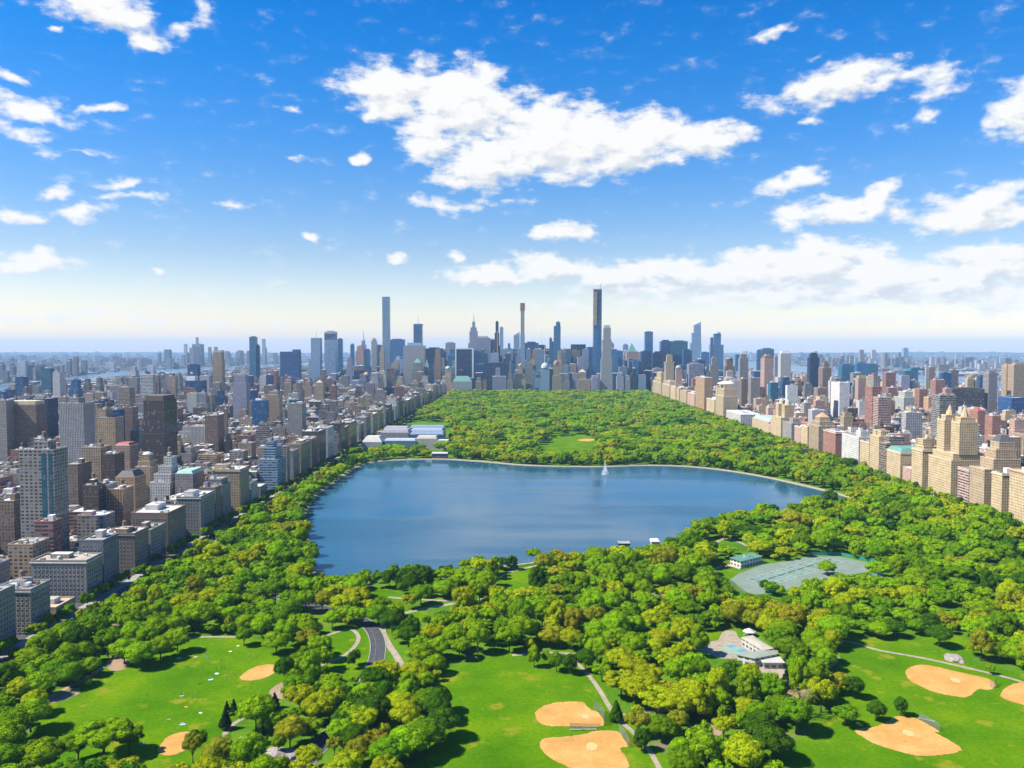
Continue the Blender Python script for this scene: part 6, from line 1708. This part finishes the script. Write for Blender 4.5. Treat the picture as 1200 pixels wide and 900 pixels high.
# fountain
g = G(709, 556); FY = g.y
S = MB()
def drop(x, y, z, s):
    n = Vector((r4.gauss(0, 1), r4.gauss(0, 1), r4.gauss(0, 1))).normalized(); t = n.orthogonal().normalized() * s; b = n.cross(t)
    S.add([tuple(Vector((x, y, z)) + k) for k in (-t - b, t - b, t + b, -t + b)], [(0, 1, 2, 3)], 'spray')
for i in range(1900):
    t = r4.random() ** 1.6; z = 20 * t
    rad = (1 - t) ** 1.2 * 5.6 + .45
    a = r4.uniform(0, 6.283); rr = rad * math.sqrt(r4.random())
    drop(rr * math.cos(a) + 1.6 * t * (1 - t) * 4 * .5, rr * math.sin(a), z + .1, r4.uniform(.12, .34) * (1.2 - .5 * t))
for j in range(9):
    a = j * .698
    for i in range(70):
        t = r4.random(); x = 6.5 * t; z = 12 * 4 * t * (1 - t) * .5
        drop(x * math.cos(a) + r4.gauss(0, .2), x * math.sin(a) + r4.gauss(0, .2), z + .1, .2)
S.tube([(0, 0, 0), (.4, 0, 9), (.5, 0, 19.5)], [.4, .3, .1], 8, 'spray')
o = S.build('fountain_jet', loc=(g.x, g.y, .16)); tag(o, 'white fountain plume rising from the reservoir near the far shore', 'fountain')

# people and blankets on the small meadow
def skinned(name, verts, edges, rad):
    me = bpy.data.meshes.new(name); me.from_pydata(verts, edges, [])
    o = bpy.data.objects.new(name, me); col_main.objects.link(o)
    m = o.modifiers.new('s', 'SKIN')
    for i, r in enumerate(rad): me.skin_vertices[0].data[i].radius = (r, r * .8 if i in (0, 1, 2) else r)
    me.skin_vertices[0].data[0].use_root = True
    o.modifiers.new('d', 'SUBSURF').levels = 1
    dg = bpy.context.evaluated_depsgraph_get(); out = bpy.data.meshes.new_from_object(o.evaluated_get(dg))
    bpy.data.objects.remove(o); out.name = name
    return out
E_ = [(0,1),(1,2),(2,3),(3,4),(2,5),(5,6),(6,7),(2,8),(8,9),(9,10),(0,11),(11,12),(12,13),(13,14),(0,15),(15,16),(16,17),(17,18)]
RAD = [.16,.15,.17,.06,.115,.075,.05,.035,.075,.05,.035,.10,.085,.055,.045,.10,.085,.055,.045]
STAND = [(0,0,.95),(0,0,1.15),(0,0,1.38),(0,0,1.52),(0,-.01,1.66),(.2,0,1.4),(.25,.02,1.12),(.24,-.06,.86),(-.2,0,1.4),(-.26,.02,1.12),(-.22,-.1,.88),(.1,0,.9),(.11,0,.5),(.11,.02,.08),(.12,-.14,.05),(-.1,0,.9),(-.12,-.05,.5),(-.13,.08,.08),(-.14,-.08,.05)]
SIT = [(0,0,.16),(0,.05,.36),(0,.08,.58),(0,.06,.72),(0,.03,.86),(.2,.08,.6),(.28,.12,.34),(.3,.24,.1),(-.2,.08,.6),(-.22,-.1,.4),(-.1,-.32,.42),(.1,-.05,.15),(.14,-.42,.42),(.15,-.62,.1),(.16,-.76,.06),(-.1,-.05,.15),(-.2,-.42,.2),(-.1,-.62,.08),(-.05,-.72,.08)]
LIE = [(0,0,.14),(0,.22,.14),(0,.44,.15),(0,.58,.15),(0,.74,.15),(.2,.44,.12),(.32,.2,.1),(.36,-.04,.08),(-.2,.44,.12),(-.34,.3,.1),(-.2,.5,.2),(.1,-.08,.12),(.12,-.46,.22),(.13,-.82,.08),(.14,-.92,.16),(-.1,-.08,.12),(-.12,-.5,.1),(-.13,-.88,.07),(-.14,-.94,.16)]
POSE = {}
for nm, V_ in (('standing', STAND), ('sitting', SIT), ('lying', LIE)):
    me = skinned('person', V_, E_, RAD)
    for mm in ('cloth_a', 'cloth_b', 'skin'):
        if mm not in M: plain(mm, (.3, .3, .3), .9, .1)
        me.materials.append(M[mm])
    J = [Vector(v) for v in V_]
    for p in me.polygons:
        k = min(range(19), key=lambda i: (J[i] - p.center).length - RAD[i])
        p.material_index = 2 if k in (3, 4, 7, 10, 6, 9) else 1 if k >= 11 or k == 0 else 0
    POSE[nm] = (me, J[4])
    hb = MB(); 
    for i in range(3):
        a, b = i * .5, (i + 1) * .5
        hb.cone(0, 0, .128 * math.cos(a), max(.01, .128 * math.cos(b)), .13 * math.sin(a) + .02, .13 * math.sin(b) + .02, 8, 'timber', (.07, .05, .035))
    POSE[nm] += (hb.mesh('hair'),)
CLOTH = {'white': (.75, .74, .72), 'blue': (.08, .17, .42), 'black': (.02, .02, .025), 'red': (.45, .05, .04), 'grey': (.30, .30, .31), 'pink': (.60, .30, .30), 'light blue': (.35, .50, .68), 'orange': (.70, .22, .05), 'khaki': (.36, .30, .2)}
for k, c in CLOTH.items(): plain('cloth ' + k, c, .9, .08, 3)
PEOPLE = [(259,775,'standing','white','blue'),(244,778,'sitting','grey','blue'),(253,783,'sitting','black','blue'),(259.5,783,'sitting','red','black'),(263,783.5,'sitting','black','grey'),(266,795,'standing','light blue','black'),(265.4,796,'sitting','grey','khaki'),(217,802,'sitting','black','blue'),(233.6,802,'sitting','black','black'),(236,801.5,'sitting','blue','black'),(212,814.5,'sitting','black','black'),(214.5,813.5,'sitting','white','black'),(217,813.5,'lying','grey','blue'),(229,817,'lying','pink','blue'),(224,819,'sitting','light blue','khaki'),(291,769.5,'standing','white','grey'),(291.3,774,'standing','white','khaki'),(242.5,768,'sitting','blue','blue'),(234,767.5,'sitting','black','grey'),(226,768.5,'lying','pink','khaki'),(212,771,'sitting','white','blue'),(208,771,'lying','white','black'),(109,791,'standing','light blue','blue'),(69,829,'sitting','blue','grey'),(166,872,'sitting','blue','black'),(168.5,871,'sitting','white','grey'),(174,883,'sitting','white','khaki'),(172,816,'sitting','black','khaki'),(213,848,'lying','light blue','white'),(216,847.5,'sitting','blue','white'),(210,848.5,'sitting','grey','grey'),(401,790,'standing','black','black'),(453,741,'standing','grey','black'),(459,750,'standing','red','khaki'),(452,733,'standing','white','blue'),(1099,853,'standing','red','black'),(1072,827,'sitting','black','grey'),(1074,827.5,'sitting','grey','black'),(104,788,'sitting','white','blue'),(201,779,'lying','black','blue')]
for (px, py, pose, c1, c2) in PEOPLE:
    g = G(px, py); me, hd, hm_ = POSE[pose]
    rt = bpy.data.objects.new('person', me); col_main.objects.link(rt)
    rt.location = (g.x, g.y, .07); rt.rotation_euler = (0, 0, r4.uniform(0, 6.28)); rt.scale = (1.05,) * 3
    for i, c in ((0, c1), (1, c2)):
        rt.material_slots[i].link = 'OBJECT'; rt.material_slots[i].material = M['cloth ' + c]
    h = bpy.data.objects.new('hair', hm_); col_main.objects.link(h); h.parent = rt; h.location = hd
    if pose == 'lying': h.rotation_euler = (R(-80), 0, 0)
    where = 'on the small meadow' if px < 350 else 'on the bridle path' if px < 470 else 'by the right diamonds'
    tag_order(rt, f"{pose} person in {c1} top and {c2} bottoms", f"{pose} people in {c1} tops and {c2} bottoms", where, px, 'person', 'people out in the park')
for (px, py, w, d, c, lb) in [(254,789.5,3.0,2.6,'white','bright white picnic blanket below the seated group'),(247,796.5,3.6,2.4,'light blue','pale blue picnic blanket, largest on the small meadow'),(229,770,3.4,2.0,'pink','pink picnic blanket near the shaded edge of the small meadow'),(210,771.5,3.6,1.8,'white','white picnic blanket in the shade of the big trees'),(218,828.5,2.4,1.8,'orange','orange picnic blanket alone on the grass'),(235,835.5,2.4,1.6,'white','white picnic blanket alone low on the small meadow'),(214,849,3.8,2.2,'light blue','pale blue blanket above the lower left diamond'),(270,763.5,2.6,1.8,'white','white blanket near the round tree at the meadow top'),(213,815.5,3.0,2.2,'grey','grey blanket under a seated group in black'),(279,757,2.2,1.6,'white','white blanket at foot of the meadow corner tree'),(242.5,769,2.6,2.0,'blue','blue blanket near the shaded top of the meadow'),(167,873,2.6,2.0,'blue','blue blanket below the wide meadow tree'),(198,843,2.2,1.4,'khaki','khaki blanket left of the pale blue one')]:
    g = G(px, py); mb = MB(); n = 6; w *= .78; d *= .78
    vs = [(-w / 2 + w * i / n, -d / 2 + d * j / n, .03 + .05 * mnoise.noise(Vector((i * .9, j * .9, px)))) for j in range(n + 1) for i in range(n + 1)]
    mb.add(vs, [(j * (n + 1) + i, j * (n + 1) + i + 1, (j + 1) * (n + 1) + i + 1, (j + 1) * (n + 1) + i) for j in range(n) for i in range(n)], 'cloth ' + c)
    o = mb.build('picnic_blanket', loc=(g.x, g.y, .09)); o.rotation_euler = (0, 0, r4.uniform(-.6, .6)); tag(o, lb, 'picnic blanket', 'blankets on the small meadow')
settle_labels()
